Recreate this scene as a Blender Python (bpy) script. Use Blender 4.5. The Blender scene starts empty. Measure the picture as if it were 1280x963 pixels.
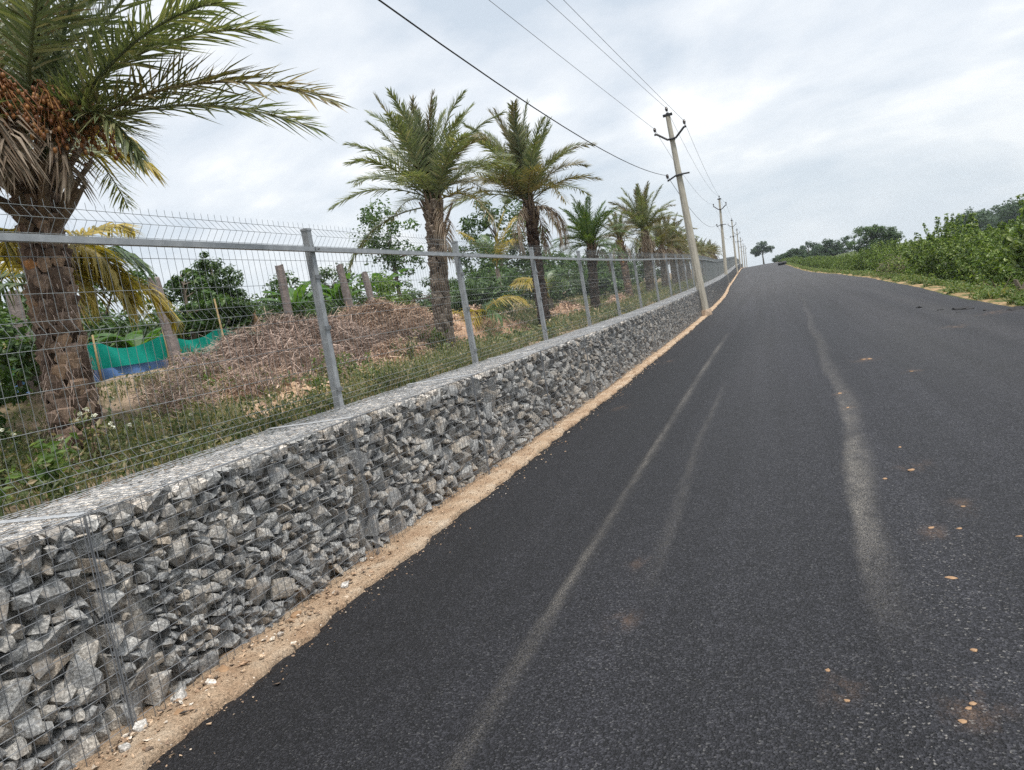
import bpy, bmesh, math, random
import numpy as np
from mathutils import Vector, Matrix

random.seed(11)
rng = np.random.default_rng(11)
PI = math.pi
R = math.radians
sc = bpy.context.scene
C = sc.collection

# ------------------------------------------------------------------ profile of the road
_PY = [-60, 0, 12, 20, 31, 42, 76, 121, 166, 200, 250, 330, 420, 700, 2500]
_PZ = [0, 0, 0.01, 0.04, 0.17, 0.30, 0.62, 1.52, 2.38, 2.62, 2.84, 3.10, 3.2, 2.5, -8]
_PX = [0, 0, 0, 0.05, 0.18, 0.12, -0.85, -1.65, -2.45, -3.2, -4.3, -8, -18, -60, -300]


def _smooth(ys, vs, y):
    # cubic Hermite with finite-difference slopes
    y = np.asarray(y, float)
    ys = np.asarray(ys, float); vs = np.asarray(vs, float)
    d = np.diff(vs) / np.diff(ys)
    m = np.concatenate([[d[0]], np.where(d[:-1] * d[1:] > 0, 2 * d[:-1] * d[1:] / (d[:-1] + d[1:] + 1e-12), 0), [d[-1]]])
    i = np.clip(np.searchsorted(ys, y) - 1, 0, len(ys) - 2)
    h = ys[i + 1] - ys[i]; t = (y - ys[i]) / h
    return ((2*t**3 - 3*t**2 + 1) * vs[i] + (t**3 - 2*t**2 + t) * h * m[i]
            + (-2*t**3 + 3*t**2) * vs[i+1] + (t**3 - t**2) * h * m[i+1])


def rz(y): return _smooth(_PY, _PZ, y)
def rx(y): return _smooth(_PY, _PX, y)


WALL_X, WALL_H, WALL_D = -2.98, 1.03, 0.72
FENCE_X = -3.72


def sstep(a, b, x):
    t = np.clip((np.asarray(x, float) - a) / (b - a), 0, 1)
    return t * t * (3 - 2 * t)


def gz(x, y):
    """ground behind the wall"""
    xx = np.asarray(x, float) - rx(y)
    n = 0.05 * np.sin(xx * 1.3 + y * 0.7) + 0.04 * np.sin(xx * 2.9 - y * 1.9) + 0.03 * np.sin(y * 3.1 + xx)
    return rz(y) + 0.95 + 0.68 * sstep(-6.6, -10.0, xx) + n * sstep(-4.2, -5.5, xx) + 0.25 * sstep(-12, -40, xx)


def gr(x, y):
    """ground right of the road"""
    xx = np.asarray(x, float) - rx(y)
    n = 0.05 * np.sin(xx * 1.7 + y * 0.9) + 0.04 * np.sin(xx * 3.3 - y * 1.3)
    return rz(y) * (1 - 0.85 * sstep(7.5, 18, xx)) - 0.02 - 1.3 * sstep(4.7, 6.8, xx) + n * sstep(4.9, 5.6, xx)


# ------------------------------------------------------------------ mesh building
class MB:
    def __init__(self):
        self.v = []; self.f = []; self.n = 0

    def add(self, v, f):
        v = np.asarray(v, float).reshape(-1, 3)
        b = self.n
        self.v.append(v)
        self.f.extend([[i + b for i in q] for q in f])
        self.n += len(v)

    def quads(self, P):
        """P: (N,4,3)"""
        P = np.asarray(P, float)
        n, k = P.shape[0], P.shape[1]
        b = self.n
        self.v.append(P.reshape(-1, 3))
        self.f.extend((np.arange(n * k).reshape(n, k) + b).tolist())
        self.n += n * k

    def tube(self, pts, rad, sides=6, cap=True):
        pts = np.asarray(pts, float)
        n = len(pts)
        rad = np.broadcast_to(np.asarray(rad, float), (n,))
        t = np.gradient(pts, axis=0) if n > 2 else np.repeat((pts[1] - pts[0])[None], n, 0)
        t = t / (np.linalg.norm(t, axis=1, keepdims=True) + 1e-12)
        ref = np.array([0, 0, 1.0]) if abs(t[0, 2]) < 0.9 else np.array([1.0, 0, 0])
        vs = []
        for i in range(n):
            a = np.cross(t[i], ref); a /= np.linalg.norm(a) + 1e-12
            b = np.cross(t[i], a)
            ref = np.cross(a, t[i]); ref /= np.linalg.norm(ref) + 1e-12
            ang = np.arange(sides) * 2 * PI / sides
            vs.append(pts[i] + rad[i] * (np.cos(ang)[:, None] * a + np.sin(ang)[:, None] * b))
        f = []
        for i in range(n - 1):
            for k in range(sides):
                k2 = (k + 1) % sides
                f.append([i * sides + k, i * sides + k2, (i + 1) * sides + k2, (i + 1) * sides + k])
        if cap:
            f.append(list(range(sides))[::-1])
            f.append([(n - 1) * sides + k for k in range(sides)])
        self.add(np.concatenate(vs), f)

    def box(self, c, s, rot=None, taper=1.0):
        x, y, z = np.asarray(s, float) / 2
        v = np.array([[-x, -y, -z], [x, -y, -z], [x, y, -z], [-x, y, -z],
                      [-x * taper, -y * taper, z], [x * taper, -y * taper, z], [x * taper, y * taper, z], [-x * taper, y * taper, z]])
        if rot is not None:
            v = v @ np.array(rot).T
        self.add(v + np.asarray(c, float), [[3, 2, 1, 0], [4, 5, 6, 7], [0, 1, 5, 4], [1, 2, 6, 5], [2, 3, 7, 6], [3, 0, 4, 7]])

    def hull(self, pts):
        bm = bmesh.new()
        vs = [bm.verts.new(p) for p in pts]
        r = bmesh.ops.convex_hull(bm, input=vs)
        for v in [v for v in bm.verts if not v.link_faces]:
            bm.verts.remove(v)
        bm.normal_update()
        bm.verts.index_update()
        self.add([v.co[:] for v in bm.verts], [[v.index for v in f.verts] for f in bm.faces])
        bm.free()

    def mesh(self, name, mat, smooth=False):
        me = bpy.data.meshes.new(name)
        v = np.concatenate(self.v) if self.v else np.zeros((0, 3))
        ls = np.array([len(q) for q in self.f], dtype=np.int32)
        me.vertices.add(len(v)); me.vertices.foreach_set('co', v.astype(np.float32).ravel())
        fl = np.concatenate([np.asarray(q, dtype=np.int32) for q in self.f]) if self.f else np.zeros(0, np.int32)
        me.loops.add(len(fl)); me.loops.foreach_set('vertex_index', fl)
        me.polygons.add(len(ls))
        me.polygons.foreach_set('loop_start', np.concatenate([[0], np.cumsum(ls)[:-1]]).astype(np.int32))
        me.polygons.foreach_set('loop_total', ls)
        me.polygons.foreach_set('use_smooth', np.full(len(ls), smooth))
        me.update(calc_edges=True)
        me.validate()
        me.materials.append(mat)
        return me

    def build(self, name, mat, parent=None, smooth=False, loc=None):
        o = bpy.data.objects.new(name, self.mesh(name, mat, smooth))
        C.objects.link(o)
        if parent is not None: o.parent = parent
        if loc is not None: o.location = loc
        return o


def put(name, me, parent=None, loc=(0, 0, 0), rot=(0, 0, 0), scale=1.0):
    o = bpy.data.objects.new(name, me); C.objects.link(o)
    if parent is not None: o.parent = parent
    o.location = loc; o.rotation_euler = rot
    o.scale = (scale,) * 3 if not hasattr(scale, '__len__') else scale
    return o


def tag(o, label=None, cat=None, group=None, kind=None):
    if label: o['label'] = label
    if cat: o['category'] = cat
    if group: o['group'] = group
    if kind: o['kind'] = kind
    return o


def thing(name, label, cat, loc=(0, 0, 0), rotz=0.0, group=None):
    o = bpy.data.objects.new(name, None); C.objects.link(o)
    o.location = loc; o.rotation_euler = (0, 0, rotz)
    o.empty_display_size = 0.2
    return tag(o, label, cat, group)


def dup(o, parent=None):
    c = o.copy(); C.objects.link(c)
    if parent is not None: c.parent = parent
    for ch in list(o.children): dup(ch, c)
    return c


# ------------------------------------------------------------------ materials
class MT:
    def __init__(self, name):
        self.m = bpy.data.materials.new(name); self.m.use_nodes = True
        self.t = self.m.node_tree; self.n = self.t.nodes; self.l = self.t.links
        self.b = self.n['Principled BSDF']; self.out = self.n['Material Output']
        self.tc = None

    def N(self, typ, **kw):
        n = self.n.new(typ)
        for k, v in kw.items():
            if k.startswith('i_'):
                n.inputs[k[2:].replace('_', ' ')].default_value = v
            else:
                setattr(n, k, v)
        return n

    def L(self, a, b): self.l.new(a, b)

    def coord(self, kind='Object', scale=None):
        if self.tc is None: self.tc = self.N('ShaderNodeTexCoord')
        s = self.tc.outputs[kind]
        if scale is not None:
            mp = self.N('ShaderNodeMapping'); mp.inputs['Scale'].default_value = scale
            self.L(s, mp.inputs['Vector']); s = mp.outputs[0]
        return s

    def noise(self, scale, detail=4, rough=0.55, vec=None, dist=0.0):
        n = self.N('ShaderNodeTexNoise', i_Scale=scale, i_Detail=detail, i_Roughness=rough, i_Distortion=dist)
        self.L(vec if vec is not None else self.coord(), n.inputs['Vector'])
        return n

    def voro(self, scale, vec=None, feature='F1'):
        n = self.N('ShaderNodeTexVoronoi', i_Scale=scale, feature=feature)
        self.L(vec if vec is not None else self.coord(), n.inputs['Vector'])
        return n

    def ramp(self, src, stops, interp='LINEAR'):
        r = self.N('ShaderNodeValToRGB'); r.color_ramp.interpolation = interp
        el = r.color_ramp.elements
        while len(el) > len(stops): el.remove(el[-1])
        while len(el) < len(stops): el.new(0.5)
        for e, (p, c) in zip(el, stops):
            e.position = p
            e.color = (c, c, c, 1) if not hasattr(c, '__len__') else (*c, 1)
        self.L(src, r.inputs[0])
        return r.outputs[0]

    def mix(self, fac, a, b, mode='MIX'):
        n = self.N('ShaderNodeMix', data_type='RGBA', blend_type=mode)
        for s, v in ((0, fac), (6, a), (7, b)):
            if hasattr(v, 'is_output'): self.L(v, n.inputs[s])
            elif s == 0: n.inputs[0].default_value = v
            else: n.inputs[s].default_value = (*v, 1) if len(v) == 3 else v
        return n.outputs[2]

    def math(self, op, a, b=None, clamp=False):
        n = self.N('ShaderNodeMath', operation=op, use_clamp=clamp)
        for i, v in enumerate((a, b)):
            if v is None: continue
            if hasattr(v, 'is_output'): self.L(v, n.inputs[i])
            else: n.inputs[i].default_value = v
        return n.outputs[0]

    def bump(self, h, strength=0.5, dist=0.01, prev=None):
        n = self.N('ShaderNodeBump', i_Strength=strength, i_Distance=dist)
        self.L(h, n.inputs['Height'])
        if prev is not None: self.L(prev, n.inputs['Normal'])
        return n.outputs[0]

    def rnd(self):
        """a value per island, different on every object too"""
        g = self.N('ShaderNodeNewGeometry'); oi = self.N('ShaderNodeObjectInfo')
        s = self.math('ADD', g.outputs['Random Per Island'], oi.outputs['Random'])
        return self.math('FRACT', s)

    def set(self, color=None, rough=None, metal=None, spec=None, normal=None):
        for k, v in (('Base Color', color), ('Roughness', rough), ('Metallic', metal), ('Specular IOR Level', spec), ('Normal', normal)):
            if v is None: continue
            s = self.b.inputs[k]
            if hasattr(v, 'is_output'): self.L(v, s)
            else: s.default_value = (*v, 1) if hasattr(v, '__len__') else v
        return self

    def translucent(self, color, fac):
        t = self.N('ShaderNodeBsdfTranslucent')
        if hasattr(color, 'is_output'): self.L(color, t.inputs[0])
        else: t.inputs[0].default_value = (*color, 1)
        mx = self.N('ShaderNodeMixShader'); mx.inputs[0].default_value = fac
        self.L(self.b.outputs[0], mx.inputs[1]); self.L(t.outputs[0], mx.inputs[2])
        self.L(mx.outputs[0], self.out.inputs[0])


def leaf_mat(name, stops, rough=0.5, trans=0.3, big=0.6, spec=0.35):
    k = MT(name)
    c = k.ramp(k.rnd(), stops)
    n = k.noise(big, 3, vec=k.coord('Object'))
    v = k.ramp(n.outputs['Fac'], [(0.3, 0.7), (0.7, 1.25)])
    c = k.mix(1.0, c, v, 'MULTIPLY')
    k.set(c, rough, spec=spec)
    tc = k.mix(1.0, c, (1.5, 1.55, 0.7), 'MULTIPLY')
    k.translucent(tc, trans)
    return k.m


def plain_noise(name, stops, scale=8, rough=0.85, bump=0.3, bdist=0.01, detail=6, spec=0.3, vscale=None, metal=0.0):
    k = MT(name)
    n = k.noise(scale, detail, 0.62, vec=k.coord('Object', vscale) if vscale else None)
    c = k.ramp(n.outputs['Fac'], stops)
    k.set(c, rough, metal, spec, k.bump(n.outputs['Fac'], bump, bdist))
    return k.m


# asphalt ----------------------------------------------------------
k = MT('asphalt')
co = k.coord('Object')
vo = k.voro(125, co)
sep = k.N('ShaderNodeSeparateColor'); k.L(vo.outputs['Color'], sep.inputs[0])
grain = k.ramp(sep.outputs[0], [(0.0, (0.003, 0.003, 0.0038)), (0.45, (0.009, 0.009, 0.0112)), (0.78, (0.021, 0.021, 0.0255)), (0.96, (0.038, 0.038, 0.044)), (1.0, (0.07, 0.069, 0.068))])
big = k.noise(0.55, 5, 0.6, vec=k.coord('Object', (1, 0.22, 1)))
grain = k.mix(1.0, grain, k.ramp(big.outputs['Fac'], [(0.3, 0.62), (0.7, 1.42)]), 'MULTIPLY')
lng = k.noise(1.0, 4, 0.6, vec=k.coord('Object', (2.6, 0.05, 1)))
grain = k.mix(1.0, grain, k.ramp(lng.outputs['Fac'], [(0.3, 0.75), (0.7, 1.3)]), 'MULTIPLY')
mid = k.noise(5, 4, 0.7, vec=co)
grain = k.mix(1.0, grain, k.ramp(mid.outputs['Fac'], [(0.3, 0.85), (0.7, 1.2)]), 'MULTIPLY')
at4 = k.N('ShaderNodeAttribute', attribute_name='fresh')
grain = k.mix(1.0, grain, k.ramp(at4.outputs['Fac'], [(0.0, 1.1), (1.0, 0.6)]), 'MULTIPLY')
at = k.N('ShaderNodeAttribute', attribute_name='dust')
fine = k.noise(170, 2, 0.7, vec=co)
brk = k.noise(9, 5, 0.75, vec=k.coord('Object', (1, .45, 1)))
dm = k.math('MULTIPLY', at.outputs['Fac'], k.ramp(fine.outputs['Fac'], [(0.46, 0.0), (0.6, 1.0)]), True)
dm = k.math('MULTIPLY', dm, k.ramp(brk.outputs['Fac'], [(0.32, 0.35), (0.6, 1.1)]), True)
col = k.mix(dm, grain, (0.34, 0.31, 0.265))
at3 = k.N('ShaderNodeAttribute', attribute_name='soil')
sm = k.math('MULTIPLY', at3.outputs['Fac'], k.ramp(brk.outputs['Fac'], [(0.45, 0.0), (0.62, 1.0)]), True)
sm = k.math('MULTIPLY', sm, k.ramp(fine.outputs['Fac'], [(0.35, 0.2), (0.6, 1.0)]), True)
col = k.mix(k.math('MULTIPLY', sm, 0.6), col, (0.2, 0.12, 0.07))
# pale crumbs scattered over part of the lane
at2 = k.N('ShaderNodeAttribute', attribute_name='crumbs')
vw = k.N('ShaderNodeVectorMath', operation='ADD'); k.L(co, vw.inputs[0]); wn = k.noise(60, 2, 0.6, vec=co); k.L(wn.outputs['Color'], vw.inputs[1])
vs_ = k.N('ShaderNodeVectorMath', operation='SCALE'); k.L(wn.outputs['Color'], vs_.inputs[0]); vs_.inputs['Scale'].default_value = 0.02; k.L(vs_.outputs[0], vw.inputs[1])
vc = k.voro(70, vw.outputs[0])
sp2 = k.N('ShaderNodeSeparateColor'); k.L(vc.outputs['Color'], sp2.inputs[0])
crumb = k.math('MULTIPLY', k.math('GREATER_THAN', sp2.outputs[1], 0.9), k.math('LESS_THAN', vc.outputs['Distance'], 0.36))
crumb = k.math('MULTIPLY', crumb, at2.outputs['Fac'], True)
col = k.mix(crumb, col, (0.36, 0.34, 0.31))
b1 = k.bump(vo.outputs['Distance'], 1.0, 0.009)
b2 = k.bump(mid.outputs['Fac'], 0.25, 0.02, b1)
k.set(col, k.ramp(big.outputs['Fac'], [(0.3, 0.64), (0.7, 0.78)]), spec=0.3, normal=b2)
ASPHALT = k.m

# stone ---------------------------------------------------------------
def stone_mat(name, stops, dirt):
    k = MT(name)
    base = k.ramp(k.rnd(), stops)
    co = k.coord('Object')
    sp = k.noise(75, 3, 0.75, vec=co)
    c = k.mix(1.0, base, k.ramp(sp.outputs['Fac'], [(0.30, 0.45), (0.5, 1.0), (0.66, 1.75)]), 'MULTIPLY')
    st = k.noise(7, 5, 0.6, vec=co, dist=0.6)
    c = k.mix(k.ramp(st.outputs['Fac'], [(0.5, 0.0), (0.72, 0.55)]), c, dirt)
    n1 = k.noise(28, 6, 0.7, vec=co)
    nb = k.bump(n1.outputs['Fac'], 0.75, 0.02)
    nb = k.bump(sp.outputs['Fac'], 0.3, 0.003, nb)
    k.set(c, 0.85, spec=0.25, normal=nb)
    return k.m


STONE = stone_mat('granite_rubble', [(0, (0.17, 0.172, 0.17)), (0.3, (0.27, 0.27, 0.263)), (0.6, (0.35, 0.348, 0.335)), (0.82, (0.29, 0.27, 0.24)), (0.94, (0.37, 0.325, 0.27)), (1, (0.42, 0.41, 0.385))], (0.36, 0.28, 0.2))
STONE_TOP = stone_mat('granite_rubble_dusty_lit', [(0, (0.32, 0.31, 0.295)), (0.5, (0.43, 0.41, 0.38)), (1, (0.54, 0.49, 0.43))], (0.5, 0.43, 0.36))  # dusty granite copy, paler because sunlight on the wall top is in its colour
WIRE = plain_noise('galvanised_wire', [(0.3, (0.10, 0.105, 0.115)), (0.7, (0.2, 0.21, 0.22))], 30, 0.5, 0.1, metal=0.2)
WIRE_LIT = plain_noise('galvanised_wire_lit', [(0.3, (0.25, 0.26, 0.27)), (0.7, (0.42, 0.43, 0.44))], 30, 0.45, 0.1, metal=0.1)  # lighter copy of the basket wire, sky light on the lids painted in
FWIRE = plain_noise('galvanised_fence_wire', [(0.3, (0.15, 0.165, 0.17)), (0.7, (0.25, 0.27, 0.275))], 30, 0.45, 0.1, metal=0.2)
POST = plain_noise('galvanised_post', [(0.3, (0.22, 0.235, 0.25)), (0.7, (0.33, 0.345, 0.36))], 9, 0.5, 0.1, metal=0.25)
CONC = plain_noise('pole_concrete', [(0.25, (0.25, 0.23, 0.19)), (0.55, (0.37, 0.345, 0.29)), (0.8, (0.45, 0.42, 0.36))], 5, 0.9, 0.4, vscale=(3, 3, 0.6))
CONC2 = plain_noise('footing_concrete', [(0.3, (0.22, 0.15, 0.10)), (0.7, (0.40, 0.31, 0.23))], 12, 0.95, 0.6, 0.03)
IRON = plain_noise('black_iron', [(0.3, (0.012, 0.012, 0.014)), (0.7, (0.03, 0.03, 0.034))], 20, 0.55, 0.1)
IRONG = plain_noise('zinc_fitting', [(0.3, (0.10, 0.105, 0.11)), (0.7, (0.2, 0.21, 0.22))], 20, 0.5, 0.1, metal=.3)
PORC = plain_noise('dark_porcelain', [(0.3, (0.03, 0.022, 0.02)), (0.7, (0.05, 0.04, 0.038))], 10, 0.25, 0.0)
CABLE = plain_noise('aluminium_conductor', [(0.3, (0.10, 0.10, 0.105)), (0.7, (0.16, 0.16, 0.165))], 3, 0.5, 0.0)
CABLE2 = plain_noise('black_cable', [(0.3, (0.015, 0.015, 0.016)), (0.7, (0.03, 0.03, 0.03))], 3, 0.6, 0.0)

# earths
k = MT('kerb_earth')
co = k.coord('Object')
n = k.noise(3.2, 7, 0.65, vec=co)
c = k.ramp(n.outputs['Fac'], [(0.28, (0.31, 0.20, 0.125)), (0.5, (0.45, 0.33, 0.225)), (0.7, (0.55, 0.45, 0.34))])
g = k.noise(75, 5, 0.75, vec=co)
c = k.mix(1.0, c, k.ramp(g.outputs['Fac'], [(0.34, 0.45), (0.5, .95), (0.66, 1.25)]), 'MULTIPLY')
k.set(c, 0.95, spec=0.1, normal=k.bump(g.outputs['Fac'], 1.0, 0.02, k.bump(n.outputs['Fac'], 0.7, 0.06)))
KERB = k.m

k = MT('left_ground')
co = k.coord('Object')
n = k.noise(0.9, 7, 0.65, vec=co)
c = k.ramp(n.outputs['Fac'], [(0.3, (0.07, 0.075, 0.03)), (0.45, (0.15, 0.12, 0.075)), (0.6, (0.31, 0.23, 0.165)), (0.78, (0.41, 0.32, 0.245))])
g = k.noise(35, 5, 0.7, vec=co)
c = k.mix(1.0, c, k.ramp(g.outputs['Fac'], [(0.3, 0.6), (0.62, 1.15)]), 'MULTIPLY')
k.set(c, 0.95, spec=0.1, normal=k.bump(g.outputs['Fac'], 0.9, 0.03))
GROUND_L = k.m

k = MT('right_ground')
co = k.coord('Object')
n = k.noise(1.1, 7, 0.65, vec=co)
c = k.ramp(n.outputs['Fac'], [(0.3, (0.04, 0.065, 0.02)), (0.55, (0.075, 0.095, 0.035)), (0.75, (0.17, 0.14, 0.075))])
g = k.noise(30, 5, 0.7, vec=co)
c = k.mix(1.0, c, k.ramp(g.outputs['Fac'], [(0.3, 0.6), (0.62, 1.15)]), 'MULTIPLY')
k.set(c, 0.95, spec=0.1, normal=k.bump(g.outputs['Fac'], 0.9, 0.03))
GROUND_R = k.m

k = MT('verge_soil')
co = k.coord('Object')
n = k.noise(1.1, 7, 0.65, vec=co)
c = k.ramp(n.outputs['Fac'], [(0.34, (0.06, 0.085, 0.025)), (0.5, (0.22, 0.16, 0.08)), (0.66, (0.42, 0.28, 0.17))])
g = k.noise(30, 5, 0.7, vec=co)
c = k.mix(1.0, c, k.ramp(g.outputs['Fac'], [(0.3, 0.6), (0.62, 1.15)]), 'MULTIPLY')
k.set(c, 0.95, spec=0.1, normal=k.bump(g.outputs['Fac'], 0.9, 0.03))
VERGE = k.m

SOIL = plain_noise('soil_clods', [(0.25, (0.20, 0.12, 0.075)), (0.5, (0.36, 0.235, 0.155)), (0.75, (0.48, 0.34, 0.24))], 6, 0.95, 1.0, 0.05, 8, 0.1)
LITTER = plain_noise('dead_litter', [(0.3, (0.05, 0.034, 0.026)), (0.55, (0.16, 0.115, 0.088)), (0.75, (0.30, 0.225, 0.175))], 14, 0.95, 1.0, 0.05, 8, 0.1)
SANDY = plain_noise('sandy_soil', [(0.25, (0.33, 0.22, 0.14)), (0.5, (0.46, 0.33, 0.22)), (0.75, (0.56, 0.43, 0.31))], 9, 0.95, 1.0, 0.05, 8, 0.1)
CLOD = plain_noise('orange_clod', [(0.3, (0.20, 0.12, 0.065)), (0.7, (0.34, 0.22, 0.13))], 30, 0.95, 0.6, 0.01)
TAR = plain_noise('tar_lump', [(0.3, (0.008, 0.008, 0.009)), (0.7, (0.03, 0.028, 0.027))], 30, 0.7, 0.8, 0.02)
DRUM = plain_noise('black_drum_paint', [(0.3, (0.006, 0.006, 0.008)), (0.7, (0.014, 0.014, 0.017))], 6, 0.5, 0.1)
GRANPOST = plain_noise('rough_granite_post', [(0.25, (0.11, 0.09, 0.085)), (0.55, (0.19, 0.16, 0.15)), (0.8, (0.26, 0.225, 0.205))], 9, 0.95, 1.0, 0.03, 8)

# vegetation
BARK = plain_noise('grey_bark', [(0.3, (0.07, 0.055, 0.04)), (0.7, (0.17, 0.14, 0.11))], 9, 0.9, 0.8, 0.02, vscale=(2, 2, 0.5))
k = MT('palm_scale_warm')
c = k.ramp(k.rnd(), [(0, (0.085, 0.058, 0.045)), (0.4, (0.18, 0.128, 0.098)), (0.75, (0.28, 0.205, 0.16)), (0.95, (0.33, 0.225, 0.155)), (1, (0.44, 0.2, 0.07))])
n = k.noise(26, 6, 0.7)
c = k.mix(1.0, c, k.ramp(n.outputs['Fac'], [(0.3, 0.5), (0.65, 1.35)]), 'MULTIPLY')
k.set(c, 0.95, spec=0.1, normal=k.bump(n.outputs['Fac'], 0.8, 0.015)); PSCALE_W = k.m
k = MT('palm_scale_grey')
c = k.ramp(k.rnd(), [(0, (0.075, 0.058, 0.046)), (0.4, (0.17, 0.135, 0.108)), (1, (0.30, 0.25, 0.205))])
n = k.noise(24, 6, 0.7)
c = k.mix(1.0, c, k.ramp(n.outputs['Fac'], [(0.3, 0.5), (0.65, 1.35)]), 'MULTIPLY')
k.set(c, 0.95, spec=0.1, normal=k.bump(n.outputs['Fac'], 0.8, 0.015)); PSCALE_G = k.m
k = MT('palm_scale_dark')
c = k.ramp(k.rnd(), [(0, (0.025, 0.018, 0.015)), (0.5, (0.06, 0.042, 0.034)), (1, (0.11, 0.08, 0.062))])
k.set(c, 0.95, spec=0.1); PSCALE_D = k.m
PCORE = plain_noise('palm_core_fibre', [(0.3, (0.018, 0.012, 0.008)), (0.7, (0.06, 0.042, 0.03))], 25, 1.0, 0.8, 0.02, spec=0.05)
BOOT = plain_noise('petiole_stub', [(0.3, (0.075, 0.05, 0.035)), (0.7, (0.20, 0.15, 0.105))], 12, 0.9, 0.6, 0.01, vscale=(3, 3, 0.6))
FROND = leaf_mat('date_palm_leaflets', [(0, (0.082, 0.112, 0.052)), (0.5, (0.155, 0.185, 0.088)), (0.85, (0.23, 0.245, 0.12)), (1, (0.33, 0.30, 0.165))], 0.42, 0.22, spec=0.5)
FROND_B = leaf_mat('bright_palm_leaflets', [(0, (0.04, 0.085, 0.022)), (0.6, (0.075, 0.13, 0.035)), (1, (0.15, 0.18, 0.06))], 0.42, 0.25, spec=0.5)
FROND_O = leaf_mat('olive_palm_leaflets', [(0, (0.075, 0.085, 0.036)), (0.5, (0.14, 0.13, 0.06)), (1, (0.26, 0.2, 0.11))], 0.5, 0.22)
FROND_Y = leaf_mat('yellowing_leaflets', [(0, (0.16, 0.14, 0.03)), (0.5, (0.34, 0.26, 0.05)), (1, (0.46, 0.36, 0.11))], 0.5, 0.35)
FROND_D = leaf_mat('dead_palm_leaflets', [(0, (0.12, 0.085, 0.06)), (0.5, (0.21, 0.165, 0.125)), (1, (0.33, 0.275, 0.22))], 0.9, 0.12, spec=0.1)
FRUIT = leaf_mat('palm_fruit', [(0, (0.13, 0.045, 0.015)), (0.6, (0.24, 0.10, 0.03)), (1, (0.34, 0.17, 0.05))], 0.5, 0.0)
LEAF_D = leaf_mat('dark_broad_leaves', [(0, (0.03, 0.06, 0.023)), (0.6, (0.06, 0.108, 0.037)), (1, (0.12, 0.175, 0.065))], 0.45, 0.3)
LEAF_M = leaf_mat('mid_broad_leaves', [(0, (0.03, 0.065, 0.02)), (0.6, (0.06, 0.115, 0.032)), (1, (0.12, 0.18, 0.06))], 0.45, 0.35)
LEAF_L = leaf_mat('fresh_broad_leaves', [(0, (0.06, 0.11, 0.025)), (0.6, (0.11, 0.18, 0.04)), (1, (0.2, 0.26, 0.075))], 0.45, 0.35)
CITRUS = leaf_mat('glossy_orchard_leaves', [(0, (0.045, 0.080, 0.018)), (0.45, (0.105, 0.162, 0.037)), (0.8, (0.18, 0.245, 0.062)), (1, (0.29, 0.34, 0.125))], 0.42, 0.35)
HAZYLEAF = leaf_mat('far_leaves', [(0, (0.03, 0.055, 0.03)), (1, (0.06, 0.10, 0.045))], 0.6, 0.3)
BANANA = leaf_mat('banana_leaf', [(0, (0.045, 0.11, 0.022)), (1, (0.10, 0.19, 0.045))], 0.4, 0.4)
WEED = leaf_mat('weed_leaves', [(0, (0.05, 0.075, 0.027)), (0.42, (0.10, 0.13, 0.052)), (0.68, (0.17, 0.18, 0.085)), (1, (0.36, 0.28, 0.18))], 0.6, 0.3)
WEED_B = leaf_mat('verge_leaves', [(0, (0.055, 0.095, 0.025)), (0.55, (0.10, 0.15, 0.042)), (0.85, (0.17, 0.2, 0.075)), (1, (0.3, 0.25, 0.13))], 0.55, 0.35)
DRY = leaf_mat('dry_twigs', [(0, (0.10, 0.072, 0.06)), (0.45, (0.27, 0.2, 0.165)), (1, (0.5, 0.39, 0.325))], 0.95, 0.0, spec=0.1)
DRY_R = leaf_mat('dry_reddish_litter', [(0, (0.17, 0.11, 0.08)), (0.5, (0.34, 0.24, 0.175)), (1, (0.52, 0.39, 0.30))], 0.95, 0.0, spec=0.1)
FLOWER = leaf_mat('white_petals', [(0, (0.5, 0.5, 0.42)), (1, (0.75, 0.75, 0.68))], 0.7, 0.2)
k = MT('green_shade_net')
n = k.noise(60, 2, 0.6, vec=k.coord('Object', (1, 1, 3)))
k.set(k.ramp(n.outputs['Fac'], [(0.3, (0.0, 0.20, 0.15)), (0.7, (0.01, 0.34, 0.26))]), 0.75, spec=0.2)
k.translucent((0.01, 0.30, 0.23), 0.35); NET_G = k.m
k = MT('blue_tarpaulin')
n = k.noise(4, 4, 0.6)
k.set(k.ramp(n.outputs['Fac'], [(0.3, (0.055, 0.13, 0.30)), (0.7, (0.11, 0.20, 0.40))]), 0.6, spec=0.3)
k.translucent((0.08, 0.18, 0.4), 0.2); NET_B = k.m
WOOD = plain_noise('weathered_stake', [(0.3, (0.18, 0.12, 0.06)), (0.7, (0.34, 0.26, 0.14))], 10, 0.9, 0.5, vscale=(3, 3, 0.5))


# ------------------------------------------------------------------ ground sheets, road, kerb
def sheet(name, us, ys, fx, fz, mat, attrs=None, kind='structure', smooth=True):
    us = np.asarray(us, float); ys = np.asarray(ys, float)
    U, Y = np.meshgrid(us, ys)
    X = fx(U, Y); Z = fz(U, Y)
    nu, ny = len(us), len(ys)
    v = np.stack([X, Y, Z], -1).reshape(-1, 3)
    idx = np.arange(nu * ny).reshape(ny, nu)
    f = np.stack([idx[:-1, :-1], idx[:-1, 1:], idx[1:, 1:], idx[1:, :-1]], -1).reshape(-1, 4)
    mb = MB(); mb.add(v, f.tolist())
    o = mb.build(name, mat, smooth=smooth)
    if attrs:
        for nme, fn in attrs.items():
            a = o.data.attributes.new(nme, 'FLOAT', 'POINT')
            a.data.foreach_set('value', fn(U, Y).astype(np.float32).ravel())
    return tag(o, kind=kind)


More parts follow.
